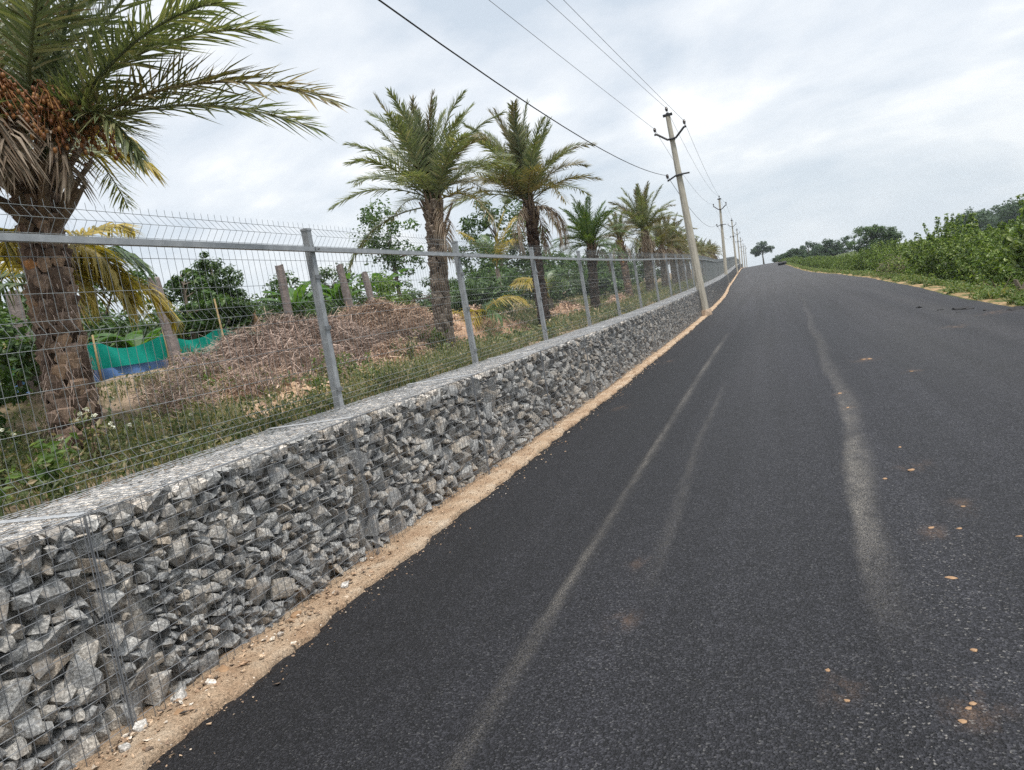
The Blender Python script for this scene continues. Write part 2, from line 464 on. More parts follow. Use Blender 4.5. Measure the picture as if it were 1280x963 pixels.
ys_far = np.concatenate([np.arange(-30, 0, 3.0), np.arange(0, 30, 0.16), np.arange(30, 70, 0.6), np.arange(70, 180, 2.5), np.arange(180, 430, 8.0)])
REDGE = 4.42


def redge(Y):
    return REDGE - 0.07 + 0.04 * np.sin(Y * 0.5) + 0.018 * np.sin(Y * 2.3 + 1) + 0.012 * np.sin(Y * 6.1) + 0.25 * sstep(12, 0, Y)


def ledge(Y):
    return -2.715 + 0.06 * sstep(5, 14, Y) + 0.012 * np.sin(Y * 1.1) + 0.010 * np.sin(Y * 3.7 + 2) + 0.008 * np.sin(Y * 9.1 + 1)


S2Y = np.array([0, 3.4, 3.9, 5.04, 7.4, 10.4, 15.7, 24.5, 45, 85, 160])
S2X = np.array([0.27, 0.27, 0.29, 0.36, 0.49, 0.60, 0.68, 0.80, 1.0, 1.3, 1.5])


def road_x(U, Y): return rx(Y) + ledge(Y) - 0.06 + U * (redge(Y) - ledge(Y) + 0.06)


def road_dust(U, Y):
    X = road_x(U, Y) - rx(Y)
    d = np.zeros_like(X)
    # narrow roller seam left of the lane
    w = 0.022 + 0.0016 * Y
    e = np.exp(-((X + 1.31) / w) ** 2) * 0.62 * sstep(23, 17, Y)
    d = np.maximum(d, e * (0.75 + 0.25 * np.sin(Y * 1.9)))
    e = np.exp(-((X + 0.855 + 0.02 * np.sin(Y)) / 0.03) ** 2) * 0.22 * sstep(3.6, 4.6, Y) * sstep(12.5, 10, Y)
    d = np.maximum(d, e)
    # broad dusty band in the middle, sharp on its left side
    cx = np.interp(Y, S2Y, S2X) + 0.03 * np.sin(Y * 0.9)
    q = X - cx
    wd_ = 0.62 + 0.10 * np.sin(Y * 2.3) + 0.03 * Y ** .5
    prof = sstep(-0.10 * wd_, -0.03 * wd_, q) * sstep(0.25 * wd_, 0.0, q)
    amp = np.interp(Y, [3.1, 3.9, 4.5, 5.5, 7.0, 7.25, 7.5, 7.8, 9.5, 14, 25, 60, 150], [0, .25, .75, .85, .7, .2, .55, .6, .36, .25, .22, .16, .1])
    d = np.maximum(d, prof * amp * .85)
    # broad, faint tyre dust on both lanes
    for c0, ww, am in ((-0.3, 0.5, 0.06), (2.3, 0.8, 0.10), (3.3, 0.35, 0.13)):
        d = np.maximum(d, np.exp(-((X - c0 - 0.05 * np.sin(Y * 0.4)) / ww) ** 2) * am * sstep(2, 18, Y))
    d = np.maximum(d, 0.16 * sstep(redge(Y) - 0.5, redge(Y), X) * (0.5 + 0.5 * np.sin(Y * 2.1)))
    d = np.maximum(d, 0.21 * sstep(10, 55, Y))
    return d


SOILED = [(1.15, 12.1, .20), (.58, 9.4, .10), (.6, 8.5, .08), (-.94, 4.27, .07), (.88, 4.9, .09), (.78, 5.9, .12), (.66, 4.5, .08), (.45, 2.75, .12), (.05, 2.9, .08), (1.5, 10.4, .12), (2.6, 7.0, .14), (3.4, 11, .3), (3.9, 16.5, .35), (2.9, 15, .25), (-2.2, 10.5, .15), (-2.3, 16, .22), (-.9, 3.5, .08)]


def road_soil(U, Y):
    X = road_x(U, Y) - rx(Y)
    d = np.zeros_like(X)
    for x, y, r in SOILED:
        d = np.maximum(d, np.exp(-((X - x) / (r * .7)) ** 2 - ((Y - y) / (r * .9)) ** 2))
    return d


def road_fresh(U, Y):
    X = road_x(U, Y) - rx(Y)
    return sstep(0.3, -1.9, X + 0.15 * np.sin(Y * .6)) * sstep(34, 14, Y)


def road_crumbs(U, Y):
    X = road_x(U, Y) - rx(Y)
    a = 0.9 * np.exp(-((X - 0.25) / 0.28) ** 2) * sstep(3.4, 2.6, Y)
    b = 0.8 * np.exp(-((X - 0.62) / 0.22) ** 2) * sstep(5.4, 4.4, Y)
    return np.clip(0.45 * np.maximum(a, b) + 0.015, 0, 1)


def road_zf(U, Y):
    X = road_x(U, Y) - rx(Y)
    z = rz(Y) + 0.012
    # dip along the roller seams, low hump on the band
    z = z + 0.012 * np.exp(-((X + 1.31) / 0.05) ** 2) * sstep(22, 16, Y) - 0.012 * np.exp(-((X + 1.43) / 0.08) ** 2) * sstep(22, 16, Y)
    cx = np.interp(Y, S2Y, S2X)
    z = z + 0.02 * sstep(-0.2, 0.1, X - cx) * sstep(2.5, 0.3, X - cx)
    # ragged rolled edges drop down
    z = z - 0.05 * sstep(redge(Y) - 0.07, redge(Y), X) - 0.03 * sstep(0.10, 0.0, X - ledge(Y))
    z = z + 0.012 * np.sin(X * 1.7 + Y * 0.35) * sstep(14, 40, Y) * sstep(0, 1, X + 2.6)
    return z


us = np.linspace(0, 1, 150)
road = sheet('road', us, ys_far, road_x, road_zf, ASPHALT, {'dust': road_dust, 'crumbs': road_crumbs, 'soil': road_soil, 'fresh': road_fresh})

# earth kerb between the wall foot and the asphalt
ysk = np.concatenate([np.arange(-3, 0, 0.3), np.arange(0, 22, 0.05), np.arange(22, 60, 0.25), np.arange(60, 320, 2.0)])
KU = np.array([0, .12, .24, .36, .48, .6, .7, .78, .85, .91, .96, 1.0, 1.03])


def kn(U, Y):
    return (np.sin(Y * 5.3 + U * 9) * 0.5 + np.sin(Y * 11.7 - U * 17) * 0.3 + np.sin(Y * 23.1 + U * 31) * 0.22 + np.sin(Y * 2.1 + U * 3) * 0.5)


def kerb_x(U, Y):
    outer = ledge(Y) + 0.0 + 0.010 * np.sin(Y * 4.3) + 0.012 * np.sin(Y * 12.7 + 1.3) + 0.010 * np.sin(Y * 31) + 0.008 * np.sin(Y * 53 + 2) + 0.006 * np.sin(Y * 7.1 + 2 * np.sin(Y * 2.2))
    return rx(Y) + (-3.14) + np.minimum(U, 1.0) * (outer + 3.14) + (U > 1) * 0.006


def kerb_z(U, Y):
    z = rz(Y) + 0.03 + 0.015 * (U < 0.3) * (0.5 + 0.5 * np.sin(Y * 1.3)) - 0.004 * U + 0.011 * kn(U, Y) * (U < 1)
    z = np.where(U >= 0.99, z - 0.018 + 0.01 * np.sin(Y * 8), z)
    return np.where(U > 1.0, rz(Y) - 0.05, z)


kerb = sheet('kerb_strip', KU, ysk, kerb_x, kerb_z, KERB)

# land: left terrace, right field, out to the horizon
ysl = np.concatenate([np.arange(-60, 0, 6.0), np.arange(0, 40, 0.3), np.arange(40, 120, 2.0), np.arange(120, 430, 10.0), [480, 560, 640, 720]])
ul = -np.concatenate([np.arange(3.50, 12, 0.3), np.arange(12, 40, 2.5), np.array([45, 60, 90, 150, 300, 520])])[::-1]
lb = sheet('left_field', ul, ysl, lambda U, Y: U + rx(Y), lambda U, Y: gz(U + rx(Y), Y) + 0.02 * np.sin(U * 7 + Y * 5) * (U > -12), GROUND_L)
ur = np.concatenate([np.arange(4.25, 9, 0.25), np.arange(9, 30, 2.5), np.array([35, 50, 90, 150, 300, 520])])
rb = sheet('right_field', ur, ysl, lambda U, Y: U + rx(Y), lambda U, Y: gr(U + rx(Y), Y) - 0.03 * (U < 4.4), GROUND_R)
vb = sheet('verge', np.concatenate([np.arange(4.25, 5.45, .1), [5.5]]), ysl, lambda U, Y: U + rx(Y), lambda U, Y: gr(U + rx(Y), Y) - 0.03 * (U < 4.4) + 0.004 + 0.012 * np.sin(U * 9 + Y * 4) * (U > 4.5) - 0.08 * (U > 5.47), VERGE)
# one subgrade sheet under road and wall so that nothing is hollow
sub = sheet('ground', np.array([-60, -3.8, -2, 0, 4, 40.0]), ysl, lambda U, Y: U + rx(Y), lambda U, Y: rz(Y) - 0.9, GROUND_R)


# ------------------------------------------------------------------ gabion wall
BL = 2.30
Y0 = 0.17          # baskets start here: joints at 2.47, 4.77, 7.07 ...


def clip(poly, nx, ny, d):
    out = []
    n = len(poly)
    for i in range(n):
        p, q = poly[i], poly[(i + 1) % n]
        a = p[0] * nx + p[1] * ny - d; b = q[0] * nx + q[1] * ny - d
        if a <= 0: out.append(p)
        if (a < 0) != (b < 0) and a != b:
            t = a / (a - b); out.append((p[0] + t * (q[0] - p[0]), p[1] + t * (q[1] - p[1])))
    return out


def packing(w, h, sizes, tries, rnd):
    pts = []
    h *= 1.3
    for r in sizes:
        for _ in range(tries):
            r = r * rnd.uniform(0.72, 1.25)
            p = (rnd.uniform(0.02, w - 0.02), rnd.uniform(0.02, h - 0.02))
            if all((p[0] - q[0]) ** 2 + (p[1] - q[1]) ** 2 > (0.78 * (r + q[2])) ** 2 for q in pts):
                pts.append((p[0], p[1], r))
    cells = []
    for i, (x, y, r) in enumerate(pts):
        poly = [(0, 0), (w, 0), (w, h), (0, h)]
        near = sorted(((px - x) ** 2 + (py - y) ** 2, j) for j, (px, py, pr) in enumerate(pts) if j != i)[:16]
        for d2, j in near:
            d = math.sqrt(d2); ux, uy = (pts[j][0] - x) / d, (pts[j][1] - y) / d
            off = (d2 + r * r - pts[j][2] ** 2) / (2 * d)
            off += rnd.uniform(-0.10, 0.16) * d
            ja = rnd.uniform(-0.35, 0.35)
            ux, uy = ux * math.cos(ja) - uy * math.sin(ja), ux * math.sin(ja) + uy * math.cos(ja)
            poly = clip(poly, ux, uy, ux * x + uy * y + off)
            if len(poly) < 3: break
        if len(poly) >= 3:
            A = 0.5 * abs(sum(poly[k][0] * poly[(k + 1) % len(poly)][1] - poly[(k + 1) % len(poly)][0] * poly[k][1] for k in range(len(poly))))
            if A > 0.0006: cells.append(([(px, py / 1.3) for px, py in poly], A))
    return cells


def stone_pts(poly, rnd, depth, gap=0.010, bulge=0.05):
    """points of one broken stone: (a, b, out); out <= 0 is the face plane"""
    cx = sum(p[0] for p in poly) / len(poly); cy = sum(p[1] for p in poly) / len(poly)
    size = math.sqrt(max((p[0] - cx) ** 2 + (p[1] - cy) ** 2 for p in poly))
    sh = 1 - gap / max(size, 0.03)
    recess = rnd.choice([0, 0, 0.005, 0.012, 0.022, 0.035, 0.05]) * min(1, depth / .13)
    ta, tb = rnd.uniform(-0.55, 0.55), rnd.uniform(-0.6, 0.45)
    P = []
    m = len(poly)
    b = bulge * min(1.3, size / 0.07) * rnd.uniform(.6, 1.3)
    tops = []
    for i, p in enumerate(poly):
        dx, dy = (p[0] - cx), (p[1] - cy)
        if m > 4 and rnd.random() < 0.22: continue
        jx, jy = rnd.gauss(0, .07) * size, rnd.gauss(0, .07) * size
        tilt = ta * dx + tb * dy
        P.append((cx + dx * sh + jx, cy + dy * sh + jy, -recess - b * rnd.uniform(.55, 1.15) + tilt * .5))
        P.append((cx + dx * 0.8, cy + dy * 0.8, -recess - depth * rnd.uniform(0.7, 1.1)))
    for q in range(rnd.choice([3, 4, 4, 5, 6])):
        a = rnd.uniform(0, 6.283); r = size * rnd.uniform(.15, .62)
        dx, dy = math.cos(a) * r, math.sin(a) * r * .85
        tops.append((cx + dx, cy + dy, -recess - rnd.uniform(0, .55) * b + ta * dx + tb * dy))
    mx = max(t[2] for t in tops)
    off = max(0, mx)
    return [(x, y, z - off) for x, y, z in P + tops]


def make_basket(seed, individuals=False, parent=None, detail=1.0):
    """returns (cage mesh, face/top fill mesh, list of single stone MBs); local: u=+Y, out=+X, z up"""
    rnd = random.Random(seed)
    fill = MB(); singles = []
    sizes = [0.138, 0.118, 0.096, 0.072, 0.052]
    cells = []
    for poly, A in packing(BL - 0.06, WALL_H, sizes, int(130 * detail), rnd):
        if A > 0.030:
            q_ = (0.030 / A) ** 0.4; mx_ = sum(p[0] for p in poly) / len(poly); my_ = sum(p[1] for p in poly) / len(poly)
            poly = [(mx_ + (p[0] - mx_) * q_, my_ + (p[1] - my_) * q_) for p in poly]
        pts = stone_pts(poly, rnd, 0.13)
        cells.append((A, 'f', [(o - 0.012, a + 0.03, b) for a, b, o in pts]))
    cells.sort(key=lambda c: -c[0])
    for i, (A, kind, P) in enumerate(cells):
        if individuals and i < 99:
            s = MB(); s.hull(P); singles.append(s)
        else:
            fill.hull(P)
    # second layer and dark depth behind the face stones
    fill.box((-0.36, BL / 2, WALL_H / 2 - 0.07), (WALL_D - 0.26, BL - 0.08, WALL_H - 0.10))
    for _ in range(int(70 * detail)):
        c = (-rnd.uniform(0.10, 0.16), rnd.uniform(0.06, BL - 0.06), rnd.uniform(0.04, WALL_H - 0.08))
        s = rnd.uniform(0.04, 0.075)
        fill.hull([(c[0] + rnd.gauss(0, s * .6), c[1] + rnd.gauss(0, s), c[2] + rnd.gauss(0, s)) for _ in range(10)])
    top = MB()
    for poly, A in packing(WALL_D - 0.05, BL - 0.03, [0.085, 0.062, 0.044, 0.032, .024], int(70 * detail), rnd):
        pts = stone_pts(poly, rnd, 0.09, 0.008, 0.035)
        zo = rnd.uniform(-.012, .010); top.hull([(-a - 0.045, b + 0.015, WALL_H + 0.008 + zo + o * 0.8) for a, b, o in pts])
    cage = MB(); tcage = MB()
    sp = 0.0625 if detail > 0.9 else 0.075
    r = 0.0020 if detail > 0.9 else 0.0018

    def wav(t, a): return a * math.sin(t * 5.1 + rnd.uniform(0, 6))
    nz = int(WALL_H / sp) + 1
    for i in range(nz + 1):
        z = min(0.01 + i * sp, WALL_H + 0.012)
        cage.tube([(0.006 + rnd.uniform(0, 0.006), y, z + rnd.uniform(-.003, .003)) for y in np.linspace(0, BL, 9)], r, 3, False)
    ny = int(BL / sp)
    for i in range(ny + 1):
        y = i * BL / ny
        cage.tube([(0.010 + rnd.uniform(0, 0.004), y + rnd.uniform(-.003, .003), z) for z in np.linspace(0, WALL_H + 0.015, 5)], r, 3, False)
        tcage.tube([(-x, y + rnd.uniform(-.003, .003), WALL_H + 0.018 + rnd.uniform(0, .008)) for x in np.linspace(-0.01, WALL_D, 5)], r, 3, False)
    for i in range(int(WALL_D / sp) + 1):
        tcage.tube([(-i * sp, y, WALL_H + 0.016 + rnd.uniform(0, .008)) for y in np.linspace(0, BL, 9)], r, 3, False)
    # doubled wires at the basket joint
    for dy in (0.006, 0.022, BL - 0.022, BL - 0.006):
        cage.tube([(0.014, dy, 0), (0.014, dy, WALL_H + 0.02)], 0.0028, 4, False)
        tcage.tube([(0.014, dy, WALL_H + 0.026), (-WALL_D, dy, WALL_H + 0.026)], 0.003, 4, False)
    cage.tube([(0.014, 0, WALL_H + 0.02), (0.014, BL, WALL_H + 0.02)], 0.0028, 4, False)
    return (cage, tcage), fill, top, singles


wall = thing('gabion_wall', 'long retaining wall of grey rubble stones in wire baskets beside the road', 'gabion wall', (WALL_X, Y0, 0))
lib = []
for s in range(5):
    cg, fl, tp, _ = make_basket(100 + s, False, None, 1.0)
    lib.append((cg[0].mesh('wire_basket', WIRE), fl.mesh('stone_fill', STONE), tp.mesh('stone_top', STONE_TOP), cg[1].mesh('wire_lid', WIRE_LIT)))
libf = []
for s in range(3):
    cg, fl, tp, _ = make_basket(200 + s, False, None, 0.8)
    libf.append((cg[0].mesh('wire_basket', WIRE), fl.mesh('stone_fill', STONE), tp.mesh('stone_top', STONE_TOP), cg[1].mesh('wire_lid', WIRE_LIT)))
NB = 96
for i in range(NB):
    y0 = Y0 + i * BL; y1 = y0 + BL
    xa, xb, za, zb = float(rx(y0)), float(rx(y1)), float(rz(y0)), float(rz(y1))
    loc = (xa + 0.13 * float(sstep(4, 13, y0)), i * BL, za)
    rot = (math.atan2(zb - za, BL), 0, -math.atan2(xb - xa + 0.13 * float(sstep(4, 13, y1) - sstep(4, 13, y0)), BL))
    if i < 4:
        cg, fl, tp, sing = make_basket(300 + i, True)
        b = put('wire_basket', cg[0].mesh('wire_basket', WIRE), wall, loc, rot)
        put('wire_lid', cg[1].mesh('wire_lid', WIRE_LIT), b)
        tag(put('stone_fill', fl.mesh('stone_fill', STONE), b), kind='stuff')
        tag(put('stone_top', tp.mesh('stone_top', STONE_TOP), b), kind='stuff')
        for s in sing:
            put('stone', s.mesh('stone', STONE), b)
    else:
        m = (lib if i < 20 else libf)[random.randrange(5 if i < 20 else 3)]
        b = put('wire_basket', m[0], wall, loc, rot)
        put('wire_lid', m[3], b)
        tag(put('stone_fill', m[1], b), kind='stuff')
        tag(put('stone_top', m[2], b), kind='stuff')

# ------------------------------------------------------------------ fence on the terrace edge
PS = 3.36
fence = thing('mesh_fence', 'tall galvanised welded mesh fence with square posts on top of the stone wall', 'fence', (FENCE_X, 2.45 - PS, 0))
NPOST = 86


def panel_mesh():
    mb = MB()
    # profile: (z, x-offset) with three V folds
    prof = [(1.02, 0), (1.10, 0), (1.15, 0.045), (1.20, 0), (1.42, 0), (1.62, 0), (1.84, 0), (1.915, 0.055), (1.99, 0), (2.14, 0), (2.34, 0), (2.47, 0), (2.545, 0.06), (2.62, 0), (2.665, 0)]
    r = 0.0017
    n = 47
    for i in range(n + 1):
        y = 0.05 + (PS - 0.10) * i / n
        mb.tube([(x, y, z) for z, x in prof], r, 3, False)
    for z, x in prof[:-1]:
        if abs(z - 1.42) < .01 or True:
            mb.tube([(x + 0.005, 0.03, z), (x + 0.005, PS - 0.03, z)], r * 1.05, 4, False)
    return mb.mesh('mesh_panel', FWIRE)


pm = panel_mesh()
pb = MB()
pb.box((0, 0, 1.30), (0.062, 0.062, 2.62))
pb.box((0, 0, 2.615), (0.07, 0.07, 0.02))
post_me = pb.mesh('post', POST)
cb = MB(); cb.box((0, 0, 0), (0.012, 0.085, 0.035)); clamp_me = cb.mesh('clamp', IRONG)
cb = MB(); cb.tube([(0, 0, 0), (0.014, 0, 0)], 0.010, 6); bolt_me = cb.mesh('bolt', IRONG)
for i in range(NPOST):
    y = 2.45 + (i - 1) * PS
    yb = y + PS
    zt, zb2 = float(rz(y)), float(rz(yb)); xa, xb = float(rx(y)), float(rx(yb))
    ly = i * PS
    lean = random.uniform(-0.012, 0.012)
    p = put('post', post_me, fence, (xa, ly, zt), (lean, random.uniform(-0.008, 0.008), 0))
    if i < 8:
        for z in (1.2, 1.75, 2.2): put('clamp', clamp_me, p, (0.036, 0, z))
        put('bolt', bolt_me, p, (0.087, 0, 2.435))
    rot = (math.atan2(zb2 - zt, PS), 0, -math.atan2(xb - xa, PS))
    put('mesh_panel', pm, fence, (xa + 0.036, ly, zt), rot)
    rl = MB()
    rl.box((0, PS / 2, 0), (0.04, PS + 0.02, 0.04))
    put('rail', rl.mesh('rail', POST) if i == 0 else bpy.data.meshes['rail'], fence, (xa + 0.062, ly, zt + 2.435), rot)

# ------------------------------------------------------------------ utility poles and lines
POLE = [(31, -2.55, 0.17, -2.85, 8.29), (76, -3.87, .60, -3.42, 9.0), (121, -4.46, 1.52, -4.14, 9.75), (166, -5.35, 2.38, -4.95, 10.6),
        (211, -6.2, 2.66, -5.7, 10.7), (256, -6.8, 2.86, -6.4, 10.6), (301, -7.3, 3.0, -6.9, 11.0)]
PWORDS = ['nearest and tallest leaning concrete power pole beside the stone wall', 'second concrete power pole along the wall, behind the leaning nearest one',
          'third concrete power pole counting from the nearest one', 'fourth concrete power pole counting from the nearest one',
          'fifth concrete power pole, small in the distance', 'sixth concrete power pole, small in the distance', 'last and farthest concrete power pole, at the crest of the road']
H = 8.12
shaft = MB()
pr = [(-0.3, 0.17, 0.125), (0.9, 0.165, 0.12), (0.9, 0.155, 0.115), (4, 0.135, 0.10), (H - 0.02, 0.085, 0.07)]
vs = []
for z, a, b in pr:
    c = 0.35
    vs += [(-a * c, -b, z), (a * c, -b, z), (a, -b * c, z), (a, b * c, z), (a * c, b, z), (-a * c, b, z), (-a, b * c, z), (-a, -b * c, z)]
fs = []
for i in range(len(pr) - 1):
    for j in range(8): fs.append([i*8 + j, i*8 + (j+1) % 8, (i+1)*8 + (j+1) % 8, (i+1)*8 + j])
fs.append([(len(pr)-1)*8 + j for j in range(8)])
shaft.add(vs, fs)
shaft_me = shaft.mesh('shaft', CONC)
foot = MB()
rf = random.Random(4)
foot.hull([(0.30 * math.cos(a) * s + rf.uniform(-.04, .04), 0.27 * math.sin(a) * s + rf.uniform(-.04, .04), z + rf.uniform(-.03, .03)) for a in np.arange(0, 6.2, 0.7) for s, z in ((1, -.2), (0.95, .05), (0.72, .24))])
foot_me = foot.mesh('footing', CONC2)
arm = MB()
arm.tube([(-0.62, -0.13, H - 0.62), (-0.52, -0.13, H - 0.63), (-0.16, -0.13, H - 0.94), (0.16, -0.13, H - 0.94), (0.52, -0.13, H - 0.63), (0.62, -0.13, H - 0.62)], 0.045, 6)
arm.box((0, 0, H - 0.94), (0.22, 0.30, 0.06))
arm_me = arm.mesh('cross_arm', IRON)
cap = MB()
cap.box((0, -0.02, H + 0.02), (0.36, 0.12, 0.09)); cap.box((0.0, -0.02, H + 0.075), (0.1, 0.1, 0.05))
cap_me = cap.mesh('top_bracket', IRON)
lo = MB()
lo.tube([(-0.46, -0.13, H - 2.52), (-0.40, -0.13, H - 2.5), (-0.1, -0.13, H - 2.38), (0.12, -0.13, H - 2.38), (0.42, -0.13, H - 2.40)], 0.035, 6)
lo.box((0, 0, H - 2.38), (0.27, 0.30, 0.05))
lo_me = lo.mesh('lower_bracket', IRON)
ins = MB()
prof = [(0, .012), (.08, .012), (.085, .04), (.11, .055), (.14, .045), (.15, .058), (.18, .06), (.21, .045), (.24, .04), (.255, .015)]
ins.tube([(0, 0, z) for z, r in prof], [r for z, r in prof], 10)
ins_me = ins.mesh('insulator', PORC)
INS = [(-0.57, -0.13, H - 0.60), (0, -0.02, H + 0.09), (0.57, -0.13, H - 0.60), (-0.43, -0.13, H - 2.50)]
tips = []
proto = None
for i, (y, xb, zb, xt, zt) in enumerate(POLE):
    if proto is None:
        t = proto = thing('utility_pole', '', 'power pole')
        put('shaft', shaft_me, t); put('footing', foot_me, t)
        a = put('cross_arm', arm_me, t); put('top_bracket', cap_me, t); put('lower_bracket', lo_me, t)
        for p in INS: put('insulator', ins_me, t, p)
    else:
        t = dup(proto)
    tag(t, PWORDS[i], 'power pole', 'concrete power poles along the wall')
    t.location = (xb, y, zb)
    ax = Vector((xt - xb, random.uniform(-.1, .1), zt - zb)); s = ax.length / (H + 0.25)
    t.rotation_euler = (-math.asin(ax.y / ax.length), math.atan2(ax.x, ax.z), 0.0)
    t.scale = (max(s, 1), max(s, 1), s)
    bpy.context.view_layer.update()
    mw = t.matrix_world
    tips.append([mw @ Vector((p[0], p[1], p[2] + 0.2)) for p in INS])
# the pole behind the camera is not built; the spans run on to where it would stand
dx = [0.35, 0.15, 0.05, 0.55]
zz = [7.55, 8.25, 7.55, 5.85]
first = [Vector((-7.2, -14, 9.3)), Vector((-6.8, -14, 9.7)), Vector((-6.5, -14, 10.3)), Vector((-3.1, -14, 6.1))]
names = [('thin overhead wire on the left arms of the power poles', 0.006, 0.95), ('thin overhead wire on the top brackets of the power poles', 0.006, 0.95),
         ('thin overhead wire on the right arms, nearest the road', 0.006, 0.95), ('thick dark cable lowest on the power poles, sagging to the left', 0.0095, 1.15)]
for j in range(4):
    mb = MB()
    chain = [first[j]] + [tp[j] for tp in tips]
    pts = []
    for a, b in zip(chain[:-1], chain[1:]):
        sag = (0.15 if a is chain[0] else 0.75) if j < 3 else (1.2 if a is chain[0] else 0.9)
        for q in range(0, 24):
            u = q / 24
            p = a.lerp(b, u); pts.append((p.x, p.y, p.z - 4 * sag * u * (1 - u)))
    pts.append(tuple(chain[-1]))
    mb.tube(pts, names[j][1], 5)
    tag(mb.build('overhead_wire' if j < 3 else 'overhead_cable', CABLE if j < 3 else CABLE2), names[j][0], 'cable', 'overhead lines between the poles')


# ------------------------------------------------------------------ palms
def frond_curve(L, e0, droop, n=14, pw=1.25):
    t = np.linspace(0, 1, n)
    ang = R(e0) - R(droop) * t ** pw
    ds = L / (n - 1)
    x = np.concatenate([[0], np.cumsum(np.cos(ang[:-1]) * ds)])
    z = np.concatenate([[0], np.cumsum(np.sin(ang[:-1]) * ds)])
    return np.stack([x, 0 * x, z], -1), ang


def make_frond(seed, L, e0, droop, pairs, ll, lw, rach=0.018, start=0.16, pw=1.25, sag=0.25, planes=True, fwd=(62, 28), sway=0.06, side=0.0, lift=(-15, 60)):
    """one pinnate frond along +X; leaflets in both sides as folded blades"""
    g = np.random.default_rng(seed)
    P, ang = frond_curve(L, e0, droop, 16, pw)
    tt = np.linspace(0, 1, 16)
    P[:, 1] += sway * L * tt ** 2 * g.uniform(-1, 1) + side * tt ** 2
    mb = MB()
    mb.tube(P, rach * (1 - 0.88 * tt) + 0.002, 5)
    t = np.linspace(start, 0.995, pairs)
    t = np.clip(t + g.normal(0, 0.3 / pairs, pairs), 0.05, 1)
    base = np.stack([np.interp(t, tt, P[:, i]) for i in range(3)], -1)
    an = np.interp(t, tt, ang)
    T = np.stack([np.cos(an), 0 * an, np.sin(an)], -1)
    Nn = np.stack([-np.sin(an), 0 * an, np.cos(an)], -1)
    S = np.array([0, 1.0, 0])
    for sgn in (-1, 1):
        fw = np.radians(np.interp(t, [start, 1], fwd)) + g.normal(0, 0.10, pairs)
        lift_ = np.radians(g.uniform(lift[0], lift[1], pairs) if planes else g.normal(12, 9, pairs))
        prof = ll * np.interp(t, [start, start + .12, .45, .8, 1], [0.45, .8, 1, .75, .42]) * g.uniform(0.85, 1.12, pairs)
        D = np.cos(fw)[:, None] * T + np.sin(fw)[:, None] * (sgn * np.cos(lift_)[:, None] * S + np.sin(lift_)[:, None] * Nn)
        D /= np.linalg.norm(D, axis=1, keepdims=True)
        mid = base + D * prof[:, None] * 0.45
        mid[:, 2] -= sag * 0.10 * prof
        tip = base + D * prof[:, None]
        tip[:, 2] -= sag * prof * g.uniform(0.5, 1.4, pairs)
        W = np.cross(D, Nn) ; W /= np.linalg.norm(W, axis=1, keepdims=True) + 1e-9
        W = W * math.cos(0.5) + Nn * math.sin(0.5) * sgn
        w = lw * g.uniform(0.8, 1.2, pairs)[:, None] * 0.5
        b0, b1 = base - W * w * 0.5, base + W * w * 0.5
        m0, m1 = mid - W * w, mid + W * w
        V = np.stack([b0, b1, m0, m1, tip], 1)
        b = mb.n
        mb.v.append(V.reshape(-1, 3))
        i0 = np.arange(pairs) * 5 + b
        mb.f.extend(np.stack([i0, i0 + 1, i0 + 3, i0 + 2], -1).tolist())
        mb.f.extend(np.stack([i0 + 2, i0 + 3, i0 + 4], -1).tolist())
        mb.n += pairs * 5
    return mb


def palm_trunk(mbc, mbs, pts, rads, ring_h, per_ring, out, sc_h, seed, lip=0.6):
    """core tube into mbc, spiral of cut leaf-base scales into mbs"""
    rnd = random.Random(seed)
    pts = np.asarray(pts, float)
    mbc.tube(pts, np.asarray(rads) * 0.93, 14)
    L = np.concatenate([[0], np.cumsum(np.linalg.norm(np.diff(pts, axis=0), axis=1))])
    n = int(L[-1] / ring_h)
    for i in range(n):
        s = (i + 0.5) * ring_h
        c = np.array([np.interp(s, L, pts[:, k]) for k in range(3)])
        rr = float(np.interp(s, L, rads))
        for j in range(per_ring):
            a = 2 * PI * (j + 0.5 * (i % 2)) / per_ring + i * 0.06 + rnd.uniform(-.16, .16)
            er = np.array([math.cos(a), math.sin(a), 0]); et = np.array([-math.sin(a), math.cos(a), 0]); ez = np.array([0, 0, 1.0])
            hw = PI * rr / per_ring * rnd.uniform(0.8, 1.25)
            h = sc_h * rnd.uniform(0.65, 1.3)
            o = out * rnd.uniform(0.5, 1.35)
            zc = rnd.uniform(-.35, .35) * ring_h
            f = lambda x, r_, z: c + et * x * hw + er * (rr * 0.90 + r_) + ez * (z * h + zc)
            mbs.hull([f(-0.55, 0, -0.75), f(0.55, 0, -0.75), f(0, 0.02, -0.95), f(-1, 0, -0.05), f(1, 0, -0.05), f(-0.8, o * .6, 0.1), f(0.8, o * .6, 0.1),
                      f(-0.72, o, 0.5 * lip + .1), f(0.72, o, 0.5 * lip + .1), f(-0.4, o * 1.12, 0.42), f(0.35, o * 1.15, 0.40), f(-0.62, 0, 0.75), f(0.62, 0, 0.75), f(0, o * .55, -0.3)])


